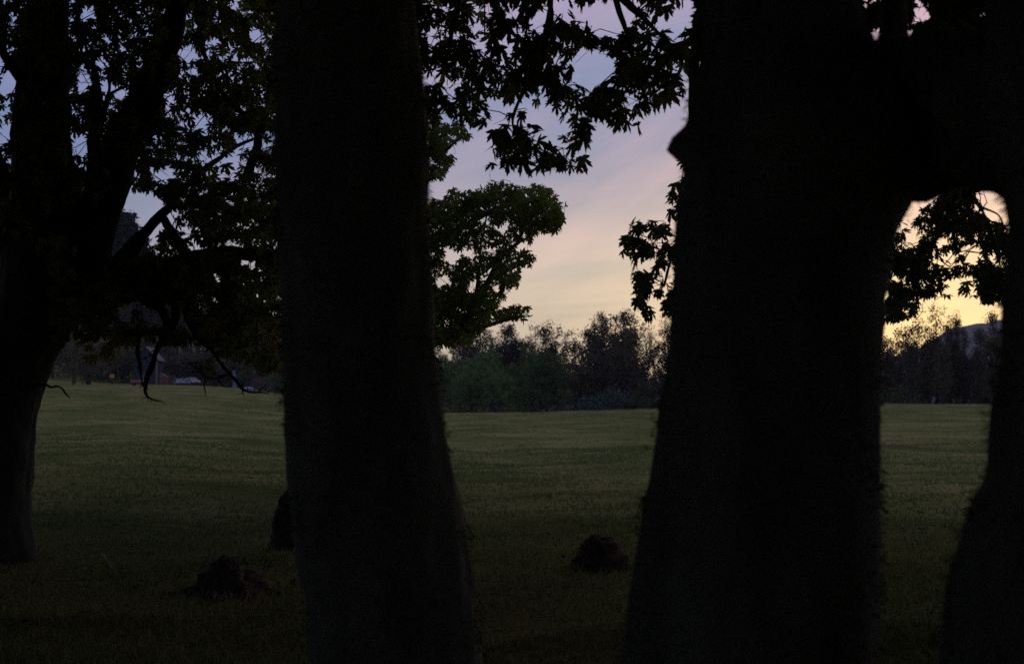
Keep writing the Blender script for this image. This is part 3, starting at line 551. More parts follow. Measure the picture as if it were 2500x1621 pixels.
# ------------------------------------------------------------------ near ground: stumps, mound, sticks, leaves
m_dirt = material('rotten_wood', (.060, .032, .020), (.13, .070, .045), 12, 1, .8)
def rough_lump(name, px, py, wpx, hpx, label, cat, seed, prof, mat, Ypos, spikes=0, depth=1.0):
    """prof: list of (height 0..1, radius 0..1, lean)"""
    Pb = at(px, py, Ypos); z0 = gz(Pb.x, Ypos); w = wpx / FPX * Ypos / 2; h = hpx / FPX * Ypos
    root = thing(name, label, cat, (Pb.x, Ypos, z0 - .02)); mb = MB(); n = 22; sides = 40; V = []
    hs = [p[0] for p in prof]
    for i in range(n):
        t = i / (n - 1); r = np.interp(t, hs, [p[1] for p in prof]) * w; lean = np.interp(t, hs, [p[2] for p in prof]) * w
        for k_ in range(sides):
            th = 2 * math.pi * k_ / sides; p = Vector((lean + r * math.cos(th), depth * r * math.sin(th), h * t))
            e = .16 * w * fbm(p + Vector((seed, 0, 0)), 9) + .10 * w * fbm(p + Vector((0, seed, 0)), 26, 2)
            zz = (.22 * h * mnoise.noise(Vector((math.cos(th) * 2, math.sin(th) * 2, seed))) * t if spikes else 0)
            V.append((p.x + math.cos(th) * e, p.y + math.sin(th) * e, max(p.z + zz + e * .4, 0)))
    F = [(i * sides + k_, i * sides + (k_ + 1) % sides, (i + 1) * sides + (k_ + 1) % sides, (i + 1) * sides + k_) for i in range(n - 1) for k_ in range(sides)]
    V.append((np.interp(1, hs, [p[2] for p in prof]) * w, 0, h * (.9 if spikes else 1.0))); c = len(V) - 1; o_ = (n - 1) * sides
    F += [(o_ + k_, o_ + (k_ + 1) % sides, c) for k_ in range(sides)]
    mb.add(np.array(V), F); o = mb.build('wood' if spikes else 'mound_body', mat, root, True); return root, o, (Pb.x, Ypos, z0, w, h)
def roots(root, info, n, seed, mat):
    x, y, z, w, h = info; rg = random.Random(seed)
    for i in range(n):
        a = 2 * math.pi * i / n + rg.uniform(-.3, .3); l = w * rg.uniform(.9, 1.7); P = []
        for t in (0, .3, .6, 1): P.append((math.cos(a) * (w * .55 + l * t), math.sin(a) * (w * .55 + l * t), .14 * h * (1 - t) + rg.uniform(-.01, .01) + .01))
        m_ = MB(); m_.tube(smooth_path(P, 4), lerp_list([w * .22, w * .14, w * .09, w * .03], 13), 8); m_.build('root', mat, root, True)
r_, o_, inf = rough_lump('tree_stump', 568, 1470, 200, 92, 'low jagged stump with a pointed splinter in the dark grass at lower left', 'stump', 3.3,
    [(0, 1.05, 0), (.25, .85, -.05), (.5, .62, -.12), (.75, .34, -.2), (.92, .16, -.26), (1, .06, -.28)], m_dirt, 10.2, 1); roots(r_, inf, 6, 4, m_dirt)
r_, o_, inf = rough_lump('broken_snag', 700, 1375, 92, 150, 'short broken snag standing beside the foot of the left-of-centre trunk', 'stump', 6.1,
    [(0, 1.1, 0), (.3, .86, .02), (.6, .74, .05), (.8, .62, .1), (.93, .42, .2), (1, .2, .3)], m_dirt, 13.0, 1); roots(r_, inf, 5, 7, m_dirt)
r_, o_, inf = rough_lump('earth_mound', 1467, 1425, 138, 82, 'rounded reddish earth mound in the grass between the two middle trunks', 'mound', 1.2,
    [(0, 1.08, 0), (.25, .98, 0), (.5, .84, .02), (.75, .62, -.02), (.9, .42, -.05), (1, .2, -.06)], m_dirt, 11.4)
rgt = np.random.default_rng(77); me_ = o_.data; co_ = np.array([tuple(v.co) for v in me_.vertices])
f_ = moss_tufts(co_, lambda P: P * np.array([0, 0, .3]), 1800, .035, rgt); f_.build('dry_tufts', material('dry_grass', (.06, .035, .02), (.12, .065, .035), 9, 1, 0, island=.5), r_)
tuple_specs = [(1376, 1368, .030, 'small pale stone left of the earth mound'), (2203, 1296, .018, 'tiny pale stone in the grass, left of the pair by the right edge trunk'), (2246, 1298, .026, 'brown clod in the grass, right of the pair by the right edge trunk')]
m_stone = material('stone', (.14, .10, .08), (.24, .18, .15), 20, .9, .5)
for px, py, s_, lb in tuple_specs:
    Yp = FPX * EYE / (py - 985) * 1.0; P = at(px, py, Yp)
    for _ in range(20): Yp = Yp - (P.z - gz(P.x, Yp)) * -3; P = at(px, py, Yp)
    mb = MB(); V = []; n_ = 7
    for i in range(n_):
        for k_ in range(10):
            a = math.pi * i / (n_ - 1); th = 2 * math.pi * k_ / 10; d = Vector((math.sin(a) * math.cos(th), math.sin(a) * math.sin(th), math.cos(a) * .7))
            V.append(tuple(d * s_ * (1 + .25 * mnoise.noise(d * 2 + Vector((px, 0, 0))))))
    mb.add(np.array(V), [(i * 10 + k_, i * 10 + (k_ + 1) % 10, (i + 1) * 10 + (k_ + 1) % 10, (i + 1) * 10 + k_) for i in range(n_ - 1) for k_ in range(10)])
    o = mb.build('field_stone', m_stone, smooth=True, loc=None); o.location = (P.x, Yp, gz(P.x, Yp) + s_ * .5 + .03); tag(o, lb, 'stone', 'small stones and clods in the grass')
m_dead = material('dead_leaf', (.20, .09, .05), (.42, .22, .15), 6, .8, 0)
for px, py, sz, rot, lb in [(522, 1528, .10, -.5, 'pale fallen leaf on the dark ground below the jagged stump'), (604, 1556, .06, 1.2, 'small pinkish fallen leaf right of the pale leaf at lower left'),
                            (714, 1470, .06, .3, 'reddish fallen leaf by the foot of the left-of-centre trunk'), (326, 1480, .05, .9, 'thin dry leaf lying alone at far lower left')]:
    Yp = FPX * EYE / (py - 985); P = at(px, py, Yp); lf = MB()
    leaves(lf, np.array([[0, 0, 0]]), np.array([[math.sin(rot), .2, math.cos(rot)]]), np.array([[.2, -.8, .4]]), np.array([sz]))
    o = lf.build('fallen_leaf', m_dead); o.location = (P.x, Yp, gz(P.x, Yp) + sz * .8); tag(o, lb, 'leaf', 'fallen leaves on the near ground')
for px0, py0, px1, py1, lb in [(590, 1545, 760, 1530, 'thin fallen stick pointing at the foot of the left-of-centre trunk'), (245, 1405, 285, 1445, 'short reddish stick in the grass at far lower left')]:
    Y0 = FPX * EYE / (py0 - 985); Y1 = FPX * EYE / (py1 - 985); a, b = at(px0, py0, Y0), at(px1, py1, Y1)
    pts = []
    for t in np.linspace(0, 1, 7):
        p = a.lerp(b, t); p.z = gz(p.x, p.y) + .075 + .012 * math.sin(t * 7); pts.append(p)
    mb = MB(); mb.tube(pts, [.007, .008, .007, .007, .006, .005, .003], 6)
    mb.tube([pts[3], pts[3] + Vector((.06, .02, .03))], [.004, .002], 5)
    tag(mb.build('fallen_stick', m_dead, loc=tuple(a)), lb, 'stick', 'sticks on the near ground')

# ------------------------------------------------------------------ far trees
m_far = {
 'green': material('willow_foliage', (.050, .070, .024), (.115, .140, .045), .5, .9, 0, island=.6, translucent=.2, objvar=True),
 'dark': material('dark_far_foliage', (.048, .040, .022), (.095, .070, .038), .5, .9, 0, island=.6, translucent=.15, objvar=True),
 'conifer': material('conifer_needles', (.012, .022, .014), (.028, .042, .022), .5, .9, 0, island=.6),
 'brown': material('budding_foliage', (.060, .040, .030), (.115, .075, .050), .5, .9, 0, island=.6, translucent=.2),
 'grey': material('grey_green_shrub_foliage', (.050, .060, .045), (.085, .10, .075), .5, .9, 0, island=.6)}
m_ftrunk = material('far_trunk_bark', (.03, .026, .022), (.06, .05, .042), 2, 1)
m_redtrunk = material('reddish_trunk_bark', (.10, .045, .030), (.17, .075, .05), 2, 1)
def leafcloud(mb, C, rg, m, sp, sz):
    """C: clump centres (n,3); m little leaf faces round each"""
    n = len(C); P = (C[:, None] + rg.normal(0, 1, (n, m, 3)) * sp).reshape(-1, 3); k = len(P)
    a = norm(rg.normal(0, 1, (k, 3))); b = norm(np.cross(a, rg.normal(0, 1, (k, 3)))); s = sz * rg.uniform(.5, 1.3, (k, 1))
    V = np.stack([P - a * s, P + b * s * .55, P + a * s, P - b * s * .55], 1).reshape(-1, 3)
    mb.add(V, (np.arange(k)[:, None] * 4 + np.arange(4)).astype(np.int32))
def far_tree(kind, matk, seed, h=12, w=5):
    rg = np.random.default_rng(seed); tr = MB(); cr = MB()
    def bend(pts, r): tr.tube(smooth_path(pts, 3), lerp_list(r, (len(pts) - 1) * 3 + 1), 6)
    if kind == 'dome':
        bend([(0, 0, -1), (.1, 0, h * .3), (0, .2, h * .7)], [.035 * h, .025 * h, .006 * h])
        nl = 15; lu = norm(rg.normal(0, 1, (nl, 3))); lc = lu * np.array([w, w, h * .34]) * rg.uniform(.35, .75, (nl, 1)) + np.array([0, 0, h * .52]); lr = w * rg.uniform(.28, .50, nl)
        u = norm(rg.normal(0, 1, (nl, 17, 3))); C = (lc[:, None] + u * (lr[:, None, None] * rg.uniform(.6, 1.08, (nl, 17, 1)))).reshape(-1, 3)
        lo = rg.uniform(0, 6.28, 60); C = np.concatenate([C, np.stack([np.cos(lo) * w * .8, np.sin(lo) * w * .8, rg.uniform(.03, .4, 60) * h], 1)]); C = C[C[:, 2] > h * .03]; C[:, 2] *= h / C[:, 2].max()
        for i in range(6):
            c = C[rg.integers(len(C))]; bend([(0, 0, h * .2), tuple(c * np.array([.5, .5, .75])), tuple(c)], [.014 * h, .008 * h, .003 * h])
        leafcloud(cr, C, rg, 34, h * .026, .17)
    elif kind == 'loose':
        bend([(0, 0, -1), (.1, 0, h * .3), (0, .2, h * .75)], [.022 * h, .016 * h, .004 * h])
        nl = 17; lc = norm(rg.normal(0, 1, (nl, 3))) * np.array([w * .8, w * .8, h * .38]) * rg.uniform(.3, 1, (nl, 1)) + np.array([0, 0, h * .58]); lr = w * rg.uniform(.22, .46, nl)
        u = norm(rg.normal(0, 1, (nl, 22, 3))); C = (lc[:, None] + u * (lr[:, None, None] * rg.uniform(.3, 1.25, (nl, 22, 1)))).reshape(-1, 3); C[:, 2] *= h / C[:, 2].max()
        for c in lc: bend([(0, 0, h * .25), tuple(c * np.array([.4, .4, .8])), tuple(c)], [.010 * h, .006 * h, .002 * h])
        leafcloud(cr, C, rg, 25, h * .021, .13)
    elif kind == 'airy':
        ns = 3
        for i in range(ns):
            ox, oy = rg.normal(0, w * .12, 2); lx, ly = rg.normal(0, w * .3, 2); top = h * rg.uniform(.82, .98)
            bend([(ox, oy, -1), (ox * 1.3, oy, h * .35), (lx * .7, ly * .7, h * .65), (lx, ly, top)], [.016 * h, .012 * h, .007 * h, .002 * h])
            cs = []
            for j in range(26):
                t = rg.uniform(.30, 1); b = np.array([lx * t, ly * t, top * t]); a = rg.uniform(0, 6.28); l = w * .62 * (1.15 - t) ** .5 * rg.uniform(.3, 1)
                e = b + np.array([math.cos(a) * l, math.sin(a) * l, l * rg.uniform(.2, .8)]); tr.tube([tuple(b), tuple((b + e) / 2 + np.array([0, 0, -.1])), tuple(e)], [.003 * h, .002 * h, .001 * h], 3, False)
                for q in (.3, .55, .8, 1.0, 1.1): cs.append(b + (e - b) * q + rg.normal(0, .2, 3))
            leafcloud(cr, np.array(cs), rg, 16, h * .036, .15)
    elif kind == 'bare':
        for i in range(5):
            ox, oy = rg.normal(0, w * .3, 2); lx, ly = rg.normal(0, w * .35, 2); top = h * rg.uniform(.75, 1)
            bend([(ox, oy, -1), (ox, oy, h * .35), (ox + lx * .4, ly * .5, h * .65), (ox + lx, ly, top)], [.012 * h, .010 * h, .006 * h, .001 * h])
            for j in range(26):
                t = rg.uniform(.3, .95); b = np.array([ox + lx * t * t, oy * (1 - t) + ly * t, top * t]); a = rg.uniform(0, 6.28); l = w * .35 * rg.uniform(.3, 1)
                e = b + np.array([math.cos(a) * l, math.sin(a) * l, l * rg.uniform(.4, 1.2)]); tr.tube([tuple(b), tuple(e)], [.0026 * h, .0008 * h], 3, False)
                leafcloud(cr, np.array([b + (e - b) * q for q in (.6, 1)]), rg, 9, h * .03, .12)
    elif kind == 'conifer':
        bend([(0, 0, -1), (0, 0, h * .5), (0, 0, h)], [.02 * h, .012 * h, .002 * h]); cs = []
        for j in range(150):
            t = rg.uniform(.12, 1) ; a = rg.uniform(0, 6.28); l = w * (1.02 - t) ** .8 * rg.uniform(.6, 1.1) + .05
            for q in (.1, .4, .7, 1): cs.append((math.cos(a) * l * q, math.sin(a) * l * q, h * t - l * q * .45))
        leafcloud(cr, np.array(cs), rg, 8, .24, .26)
    elif kind == 'shrub':
        for i in range(4): a = i * 1.6; bend([(0, 0, -.4), (math.cos(a) * w * .3, math.sin(a) * w * .3, h * .4), (math.cos(a) * w * .6, math.sin(a) * w * .6, h * .8)], [.06, .04, .02])
        u = norm(rg.normal(0, 1, (70, 3))); C = u * rg.uniform(.5, 1, (70, 1)) * np.array([w, w, h * .6]) + np.array([0, 0, h * .45]); C = C[C[:, 2] > .05]
        leafcloud(cr, C, rg, 30, h * .10, .17)
    r = thing({'conifer': 'conifer_tree', 'shrub': 'shrub'}.get(kind, 'broadleaf_tree'), 'tree', 'shrub' if kind == 'shrub' else 'tree', (0, 0, -500))
    a = tr.build('stems' if kind in ('bare', 'shrub') else 'trunk', m_ftrunk, r, True); b = cr.build('crown', m_far[matk], r); r['H'] = h; r['Wd'] = w * 2
    return r
protos = {}
def plant(kind, matk, var, px, top, wpx, Yd, label, group):
    """tree whose top shows at row `top` and which is wpx wide in the photograph"""
    P = at(px, top, Yd); z = gz(P.x, Yd); H = P.z - z; wid = wpx / FPX * Yd
    key = (kind, matk, var)
    if key not in protos: 
        pr = far_tree(kind, matk, 100 + 7 * var + len(kind), h={'shrub': 3}.get(kind, 13), w={'dome': 5, 'airy': 3.6, 'loose': 3.6, 'bare': 4, 'conifer': 3.2, 'shrub': 2.4}[kind]); protos[key] = [pr, False]
    pr, used = protos[key]; s = (wid / pr['Wd'], wid / pr['Wd'], H / pr['H']); rz = (px * 1.37) % 6.28
    if not used:
        protos[key][1] = True; pr.location = (P.x, Yd, z); pr.rotation_euler = (0, 0, rz); pr.scale = s; pr['label'] = label; pr['group'] = group; return pr
    return copy_tree(pr, (P.x, Yd, z), rz, s, label, group)
G1, G2 = 'trees at the far side of the field', 'trees of the back row'
for a in [
  ('dome', 'green', 0, 1075, 858, 130, 150, 'rounded green tree touching the right side of the left-of-centre trunk', G1),
  ('dome', 'green', 1, 1150, 905, 110, 140, 'lower bushy green tree, second along the treeline from the left-of-centre trunk', G1),
  ('dome', 'green', 2, 1215, 900, 95, 138, 'small round green tree just left of the widest green tree', G1),
  ('dome', 'green', 0, 1335, 858, 150, 142, 'widest bright green tree in the middle of the treeline', G1),
  ('dome', 'green', 3, 1200, 838, 190, 165, 'broad smooth domed tree rising behind the small round green ones', G1),
  ('dome', 'green', 1, 1285, 850, 130, 160, 'green tree filling the gap behind the left shoulder of the widest green tree', G1),
  ('dome', 'dark', 4, 1110, 846, 110, 180, 'dark tree peeping over the first rounded green tree', G2),
  ('loose', 'brown', 0, 1130, 822, 108, 185, 'thin topped brownish tree, leftmost of the feathery tops', G2),
  ('loose', 'dark', 1, 1182, 803, 135, 185, 'feathery dark tree above the left of the broad domed tree', G2),
  ('loose', 'dark', 2, 1235, 795, 148, 186, 'feathery tree with the highest top over the broad domed tree', G2),
  ('dome', 'dark', 5, 1215, 812, 150, 190, 'dark full crown filling in behind the feathery tops', G2),
  ('loose', 'brown', 3, 1308, 796, 89, 184, 'narrow airy tree with sky showing through, left of the taller airy one', G2),
  ('loose', 'dark', 0, 1358, 786, 124, 184, 'tall airy tree just left of the notch in the treeline', G2),
  ('dome', 'dark', 5, 1300, 842, 170, 192, 'dark bushy tree behind the narrow airy one', G2),
  ('dome', 'dark', 4, 1440, 800, 130, 178, 'dark rounded tree right of the notch in the treeline', G2),
  ('dome', 'dark', 5, 1500, 776, 190, 176, 'tallest dark dome in the treeline', G2),
  ('dome', 'dark', 6, 1420, 870, 120, 170, 'low dark tree right behind the widest green tree', G2),
  ('dome', 'dark', 4, 1530, 850, 130, 168, 'lower dark tree in front of the tallest dome', G2),
  ('loose', 'brown', 1, 1475, 770, 121, 180, 'wispy tree poking out of the left of the tallest dome', G2),
  ('loose', 'brown', 2, 1530, 764, 135, 180, 'wispy tree poking out of the right of the tallest dome', G2),
  ('bare', 'brown', 0, 1590, 775, 90, 176, 'thin leaved stand with glow showing between its stems, left one', G2),
  ('bare', 'brown', 1, 1640, 770, 100, 178, 'thin leaved stand half behind the thickest trunk', G2),
  ('dome', 'dark', 4, 1632, 800, 100, 184, 'dark full crown half behind the left edge of the thickest trunk', G2),
  ('dome', 'dark', 6, 1690, 820, 120, 182, 'dark tree mostly hidden by the thickest trunk', G2),
  ('dome', 'dark', 5, 1600, 925, 120, 160, 'low dark bush below the thin leaved stand', G1),
  ('shrub', 'grey', 0, 1500, 955, 95, 135, 'greyish shrub in front of the dark dome', G1),
  ('shrub', 'grey', 1, 1440, 972, 80, 133, 'low greyish shrub next to the widest green tree', G1),
  ('shrub', 'green', 2, 1570, 972, 90, 134, 'low shrub by the left side of the thickest trunk', G1),
  ('shrub', 'grey', 1, 1625, 966, 80, 136, 'low pale shrub partly behind the thickest trunk', G1),
  # seen through the right-hand gap
  ('loose', 'dark', 3, 2285, 750, 124, 150, 'tall airy tree in the right gap, rising above its neighbours', G2),
  ('loose', 'dark', 0, 2328, 764, 67, 152, 'slender tree beside the tall airy one in the right gap', G2),
  ('dome', 'dark', 6, 2195, 802, 120, 150, 'dark tree next to the thickest trunk in the right gap', G2),
  ('dome', 'dark', 5, 2265, 845, 110, 148, 'dark low crown below the tall airy tree in the right gap', G2),
  ('loose', 'dark', 1, 2355, 806, 94, 150, 'light tree in front of the purple hill', G2),
  ('dome', 'dark', 4, 2350, 868, 110, 150, 'low dark crown under the purple hill', G2),
  ('loose', 'dark', 2, 2425, 768, 114, 146, 'tree against the right edge trunk, beside the purple hill', G2),
  ('dome', 'dark', 6, 2450, 800, 110, 150, 'dark crown against the right edge trunk', G2),
  ('shrub', 'green', 2, 2200, 945, 110, 146, 'bush at the field edge in the right gap', G1),
  ('airy', 'dark', 2, 2225, 815, 70, 140, 'thin trunked tree nearest the thickest trunk in the right gap', G1),
  ('airy', 'dark', 1, 2300, 835, 70, 139, 'thin trunked tree in the middle of the right gap', G1),
  ('airy', 'dark', 3, 2390, 850, 70, 140, 'thin trunked tree at the right of the right gap', G1)]:
    plant(*a)
ORD = 'first second third fourth fifth sixth seventh eighth ninth tenth eleventh twelfth thirteenth fourteenth fifteenth sixteenth seventeenth eighteenth nineteenth twentieth twenty-first twenty-second twenty-third twenty-fourth twenty-fifth'.split()
# beyond: trees hidden by the trunks that close the treeline
rr_ = random.Random(8)
for i, px in enumerate(list(range(1700, 2180, 60)) + list(range(2500, 3000, 70)) + list(range(760, 1060, 60))):
    plant('dome', 'dark', 4 + i % 3, px, rr_.uniform(815, 850), 130, 175 + rr_.uniform(-8, 8), ['dark treeline tree behind the thickest trunk', 'dark treeline tree behind the right edge trunk', 'dark treeline tree behind the left-of-centre trunk'][(i >= 8) + (i >= 16)] + ', ' + ORD[i - 8 * (i >= 8) - 8 * (i >= 16)] + ' from the left', 'hidden treeline trees')
for i, px in enumerate(range(1060, 1640, 52)):
    plant('dome', 'dark', 4 + i % 3, px, rr_.uniform(880, 905), 110, 205, ORD[i] + ' from the left of the dark trees deep behind the central treeline', 'deep treeline trees')
for i, px in enumerate(range(2150, 2480, 52)):
    plant('dome', 'dark', 4 + i % 3, px, rr_.uniform(870, 900), 110, 170, ORD[i] + ' from the left of the dark trees deep behind the right gap', 'deep right gap trees')

# wooded hillside at the left: conifers and bare trees one behind another
sky_x = [-200, 0, 150, 230, 262, 282, 305, 330, 380, 430, 500, 560, 600, 640, 700, 760, 820]
sky_y = [420, 440, 490, 520, 548, 556, 528, 590, 620, 640, 672, 690, 705, 735, 775, 810, 835]
def skyline(x): return float(np.interp(x, sky_x, sky_y))
plant('conifer', 'conifer', 0, 305, 524, 230, 300, 'pointed conifer standing highest on the wooded hill skyline at left', 'hillside conifers')
plant('conifer', 'conifer', 1, 256, 538, 170, 302, 'smaller conifer tip left of the highest one on the hill', 'hillside conifers')
plant('conifer', 'conifer', 0, 281, 550, 150, 303, 'narrow conifer tip squeezed between the two pointed ones', 'hillside conifers')
plant('conifer', 'conifer', 1, 338, 572, 200, 298, 'conifer on the right flank of the highest one', 'hillside conifers')
for i, px in enumerate(range(-160, 820, 42)):
    px2 = px + rr_.uniform(-10, 10)
    plant('loose', ['brown', 'dark'][i % 2], i % 4, px2, skyline(px2) + rr_.uniform(0, 22), rr_.uniform(80, 120), rr_.uniform(285, 315), ORD[i] + ' from the left of the hazy loose crowned trees on the hill skyline', 'hill skyline trees')
for i, px in enumerate(range(-160, 800, 48)):
    px2 = px + rr_.uniform(-12, 12)
    plant('dome', 'dark', 4 + i % 3, px2, skyline(px2) * .80 + 940 * .20 + rr_.uniform(-15, 15), rr_.uniform(90, 120), rr_.uniform(255, 275), ORD[i] + ' from the left of the dark rounded trees on the wooded hillside', 'hillside trees')
for i, px in enumerate(range(-120, 760, 52)):
    px2 = px + rr_.uniform(-12, 12)
    plant('dome', 'dark' if i % 3 else 'green', (4 + i % 3) if i % 3 else 0, px2, 830 + .05 * max(px2 - 300, 0) + rr_.uniform(-20, 25), rr_.uniform(90, 120), rr_.uniform(222, 240), ORD[i] + ' from the left of the trees at the foot of the wooded hillside', 'hill foot trees')

for i, (px, tp) in enumerate([(560, 875), (600, 850), (640, 858), (675, 848), (715, 855), (755, 850), (300, 870), (240, 860), (440, 862), (520, 850), (545, 858), (490, 866)]):
    plant('dome', 'dark', 4 + i % 3, px, tp, 100, 216 + i, ORD[i] + ' of the low dark trees right behind the farmyard', 'farmyard trees')
for i, px in enumerate(range(590, 800, 26)):
    plant('shrub', 'grey' if i % 4 == 1 else 'green', i % 3, px, 915 + 4 * (i % 3), 52, 213 + i % 3, ORD[i] + ' from the left of the bushes in the hedge behind the red barn', 'hedge bushes behind the barn')
# ------------------------------------------------------------------ farmyard at the far left
YC = 200
def gpt(px, Yd): P = at(px, 985, Yd); return (P.x, Yd, gz(P.x, Yd))
def add_car(px, Yd, rz, paint, label, k=1.0, lift=0):
    x, y, z = gpt(px, Yd); t = thing('parked_car', label, 'car', (x, y, z + lift), 'cars parked by the farmyard', rz); t.scale = (k, k, k)
    # local: length along x, width along y
    side = [(-2.2, .35), (-2.25, .62), (-2.1, .86), (-1.35, .95), (-.75, 1.38), (.55, 1.42), (1.25, 1.0), (2.05, .90), (2.25, .62), (2.2, .35)]
    body = MB(); V = []
    for w, ins in ((-.86, 0), (.86, 0)):
        for (a, b) in side: V.append((a, w * (1 if b < 1.0 else .80), b))
    n = len(side); F = [tuple(range(n))[::-1], tuple(range(n, 2 * n))] + [(i, (i + 1) % n, n + (i + 1) % n, n + i) for i in range(n)]
    body.add(np.array(V), F); bo = body.build('body', paint, t)
    bv = bo.modifiers.new('bevel', 'BEVEL'); bv.width = .06; bv.segments = 2
    gm = m_glass
    w_ = MB(); w_.add([(1.22, -.66, 1.02), (1.22, .66, 1.02), (.66, .62, 1.37), (.66, -.62, 1.37)], [(0, 1, 2, 3)]); w_.v[0][:, 0] += .03; w_.v[0][:, 2] += .02; w_.build('windscreen', gm, t)
    w_ = MB(); w_.add([(-1.36, -.66, 1.0), (-1.36, .66, 1.0), (-.85, .62, 1.34), (-.85, -.62, 1.34)], [(3, 2, 1, 0)]); w_.v[0][:, 0] -= .04; w_.v[0][:, 2] += .02; w_.build('rear_window', gm, t)
    for s in (-1, 1):
        w_ = MB(); w_.add([(-1.15, s * .80, 1.0), (1.05, s * .80, 1.0), (.5, s * .715, 1.34), (-.68, s * .715, 1.34)], [(0, 1, 2, 3)]); w_.build('side_window', gm, t)
        l_ = MB(); l_.box(2.19, 2.27, s * .62 - .14, s * .62 + .14, .58, .76); l_.build('headlight', m_lens, t)
        l_ = MB(); l_.box(-2.27, -2.18, s * .66 - .12, s * .66 + .12, .62, .80); l_.build('tail_light', m_tail, t)
        for xx in (-1.35, 1.4):
            q = MB(); q.tube([(xx, s * .66, .32), (xx, s * .88, .32)], [.32, .32], 18); q.tube([(xx, s * .88, .32), (xx, s * .66, .32)], [.32, .32], 18); wo_ = q.build('wheel', m_tyre, t)
            q = MB(); q.tube([(xx, s * .87, .32), (xx, s * .90, .32)], [.18, .17], 12); q.build('rim', m_rim, wo_)
    q = MB(); q.box(2.2, 2.3, -.8, .8, .32, .50); q.build('bumper', m_tyre, t); q = MB(); q.box(-2.3, -2.2, -.8, .8, .32, .50); q.build('bumper', m_tyre, t)
    return t
def plain(name, c, rough=.5, metallic=0): return material(name, c, tuple(x * .85 for x in c), 3, rough, metallic=metallic, spec=.5)
m_glass = plain('car_glass', (.03, .035, .045), .08); m_lens = plain('lamp_glass', (.7, .65, .55), .1); m_tail = plain('tail_lens', (.45, .03, .02), .2)
m_tyre = plain('tyre_rubber', (.02, .02, .02), .8); m_rim = plain('wheel_rim', (.4, .4, .42), .4, .8)
add_car(436, 200, R(-68), plain('pale_blue_paint', (.13, .145, .24), .3), 'pale bluish white car, left one of the two parked side by side', .80)
add_car(466, 203, R(-52), plain('lilac_white_paint', (.24, .165, .22), .3), 'pinkish white car, right one of the two parked side by side', .88, .15)
# low red farm trailer
x, y, z = gpt(336, 150); t = thing('farm_trailer', 'low orange red farm trailer standing left of the shed', 'trailer', (x, y, z + .1), rz=R(8)); t.scale = (.62, .62, .62)
m_red = plain('faded_red_paint', (.40, .085, .045), .6)
b = MB(); b.box(-1.3, 1.3, -.7, .7, .62, .72); b.build('bed', m_red, t)
for s in (-1, 1):
    b = MB(); b.box(-1.3 if s < 0 else .2, -.15 if s < 0 else 1.3, -.74, -.705, .70, 1.05 if s < 0 else 1.15); b.build('side_board', m_red, t)
    b = MB(); b.tube([(s * .75, -.62, .32), (s * .75, -.82, .32)], [.3, .3], 16); b.build('wheel', m_tyre, t)
    b = MB(); b.tube([(s * .75, .62, .32), (s * .75, .82, .32)], [.3, .3], 16); b.build('wheel', m_tyre, t)
b = MB(); b.box(-1.3, 1.3, .705, .74, .70, 1.1); b.build('side_board', m_red, t)
b = MB(); b.tube([(1.3, 0, .6), (2.2, 0, .4)], [.05, .04], 6); b.build('drawbar', m_red, t)
# grey gabled shed
x, y, z = gpt(354, 212); m_shed = material('weathered_grey_boards', (.022, .023, .034), (.036, .037, .052), 2, .9, 0, stretch=(6, 6, .3)); m_roof = material('shed_roof_metal', (.03, .035, .05), (.045, .05, .065), 1, .6)
t = thing('farm_shed', 'tall narrow grey gabled shed among the trees at left', 'shed', (x, y, z - .2)); Wd, H_, Rg, Dp = 1.9, 4.6, 6.6, 4
b = MB(); b.add([(-Wd, 0, 0), (Wd, 0, 0), (Wd, 0, H_), (0, 0, Rg), (-Wd, 0, H_), (-Wd, Dp, 0), (Wd, Dp, 0), (Wd, Dp, H_), (0, Dp, Rg), (-Wd, Dp, H_)], [(0, 1, 2, 3, 4), (9, 8, 7, 6, 5), (1, 6, 7, 2), (5, 0, 4, 9)]); b.build('wall', m_shed, t)
b = MB()
for s in (-1, 1): b.add([(s * (Wd + .3), -.3, H_ - .28), (0, -.3, Rg + .04), (0, Dp + .3, Rg + .04), (s * (Wd + .3), Dp + .3, H_ - .28), (s * (Wd + .3), -.3, H_ - .16), (0, -.3, Rg + .16), (0, Dp + .3, Rg + .16), (s * (Wd + .3), Dp + .3, H_ - .16)], [(0, 1, 2, 3), (4, 5, 6, 7), (0, 1, 5, 4), (3, 2, 6, 7), (0, 3, 7, 4)])
b.build('roof', m_roof, t)
b = MB(); b.box(-.9, .5, -.06, -.003, .2, 2.4); dr = b.build('door', plain('dark_door', (.05, .05, .06), .8), t); b = MB(); b.box(.34, .40, -.09, -.063, 1.2, 1.4); b.build('handle', m_rim, dr)
b = MB(); b.box(1.72, 1.96, -.10, -.003, 0, 4.3); b.build('corner_board', plain('pinkish_trim_paint', (.26, .13, .13), .8), t)
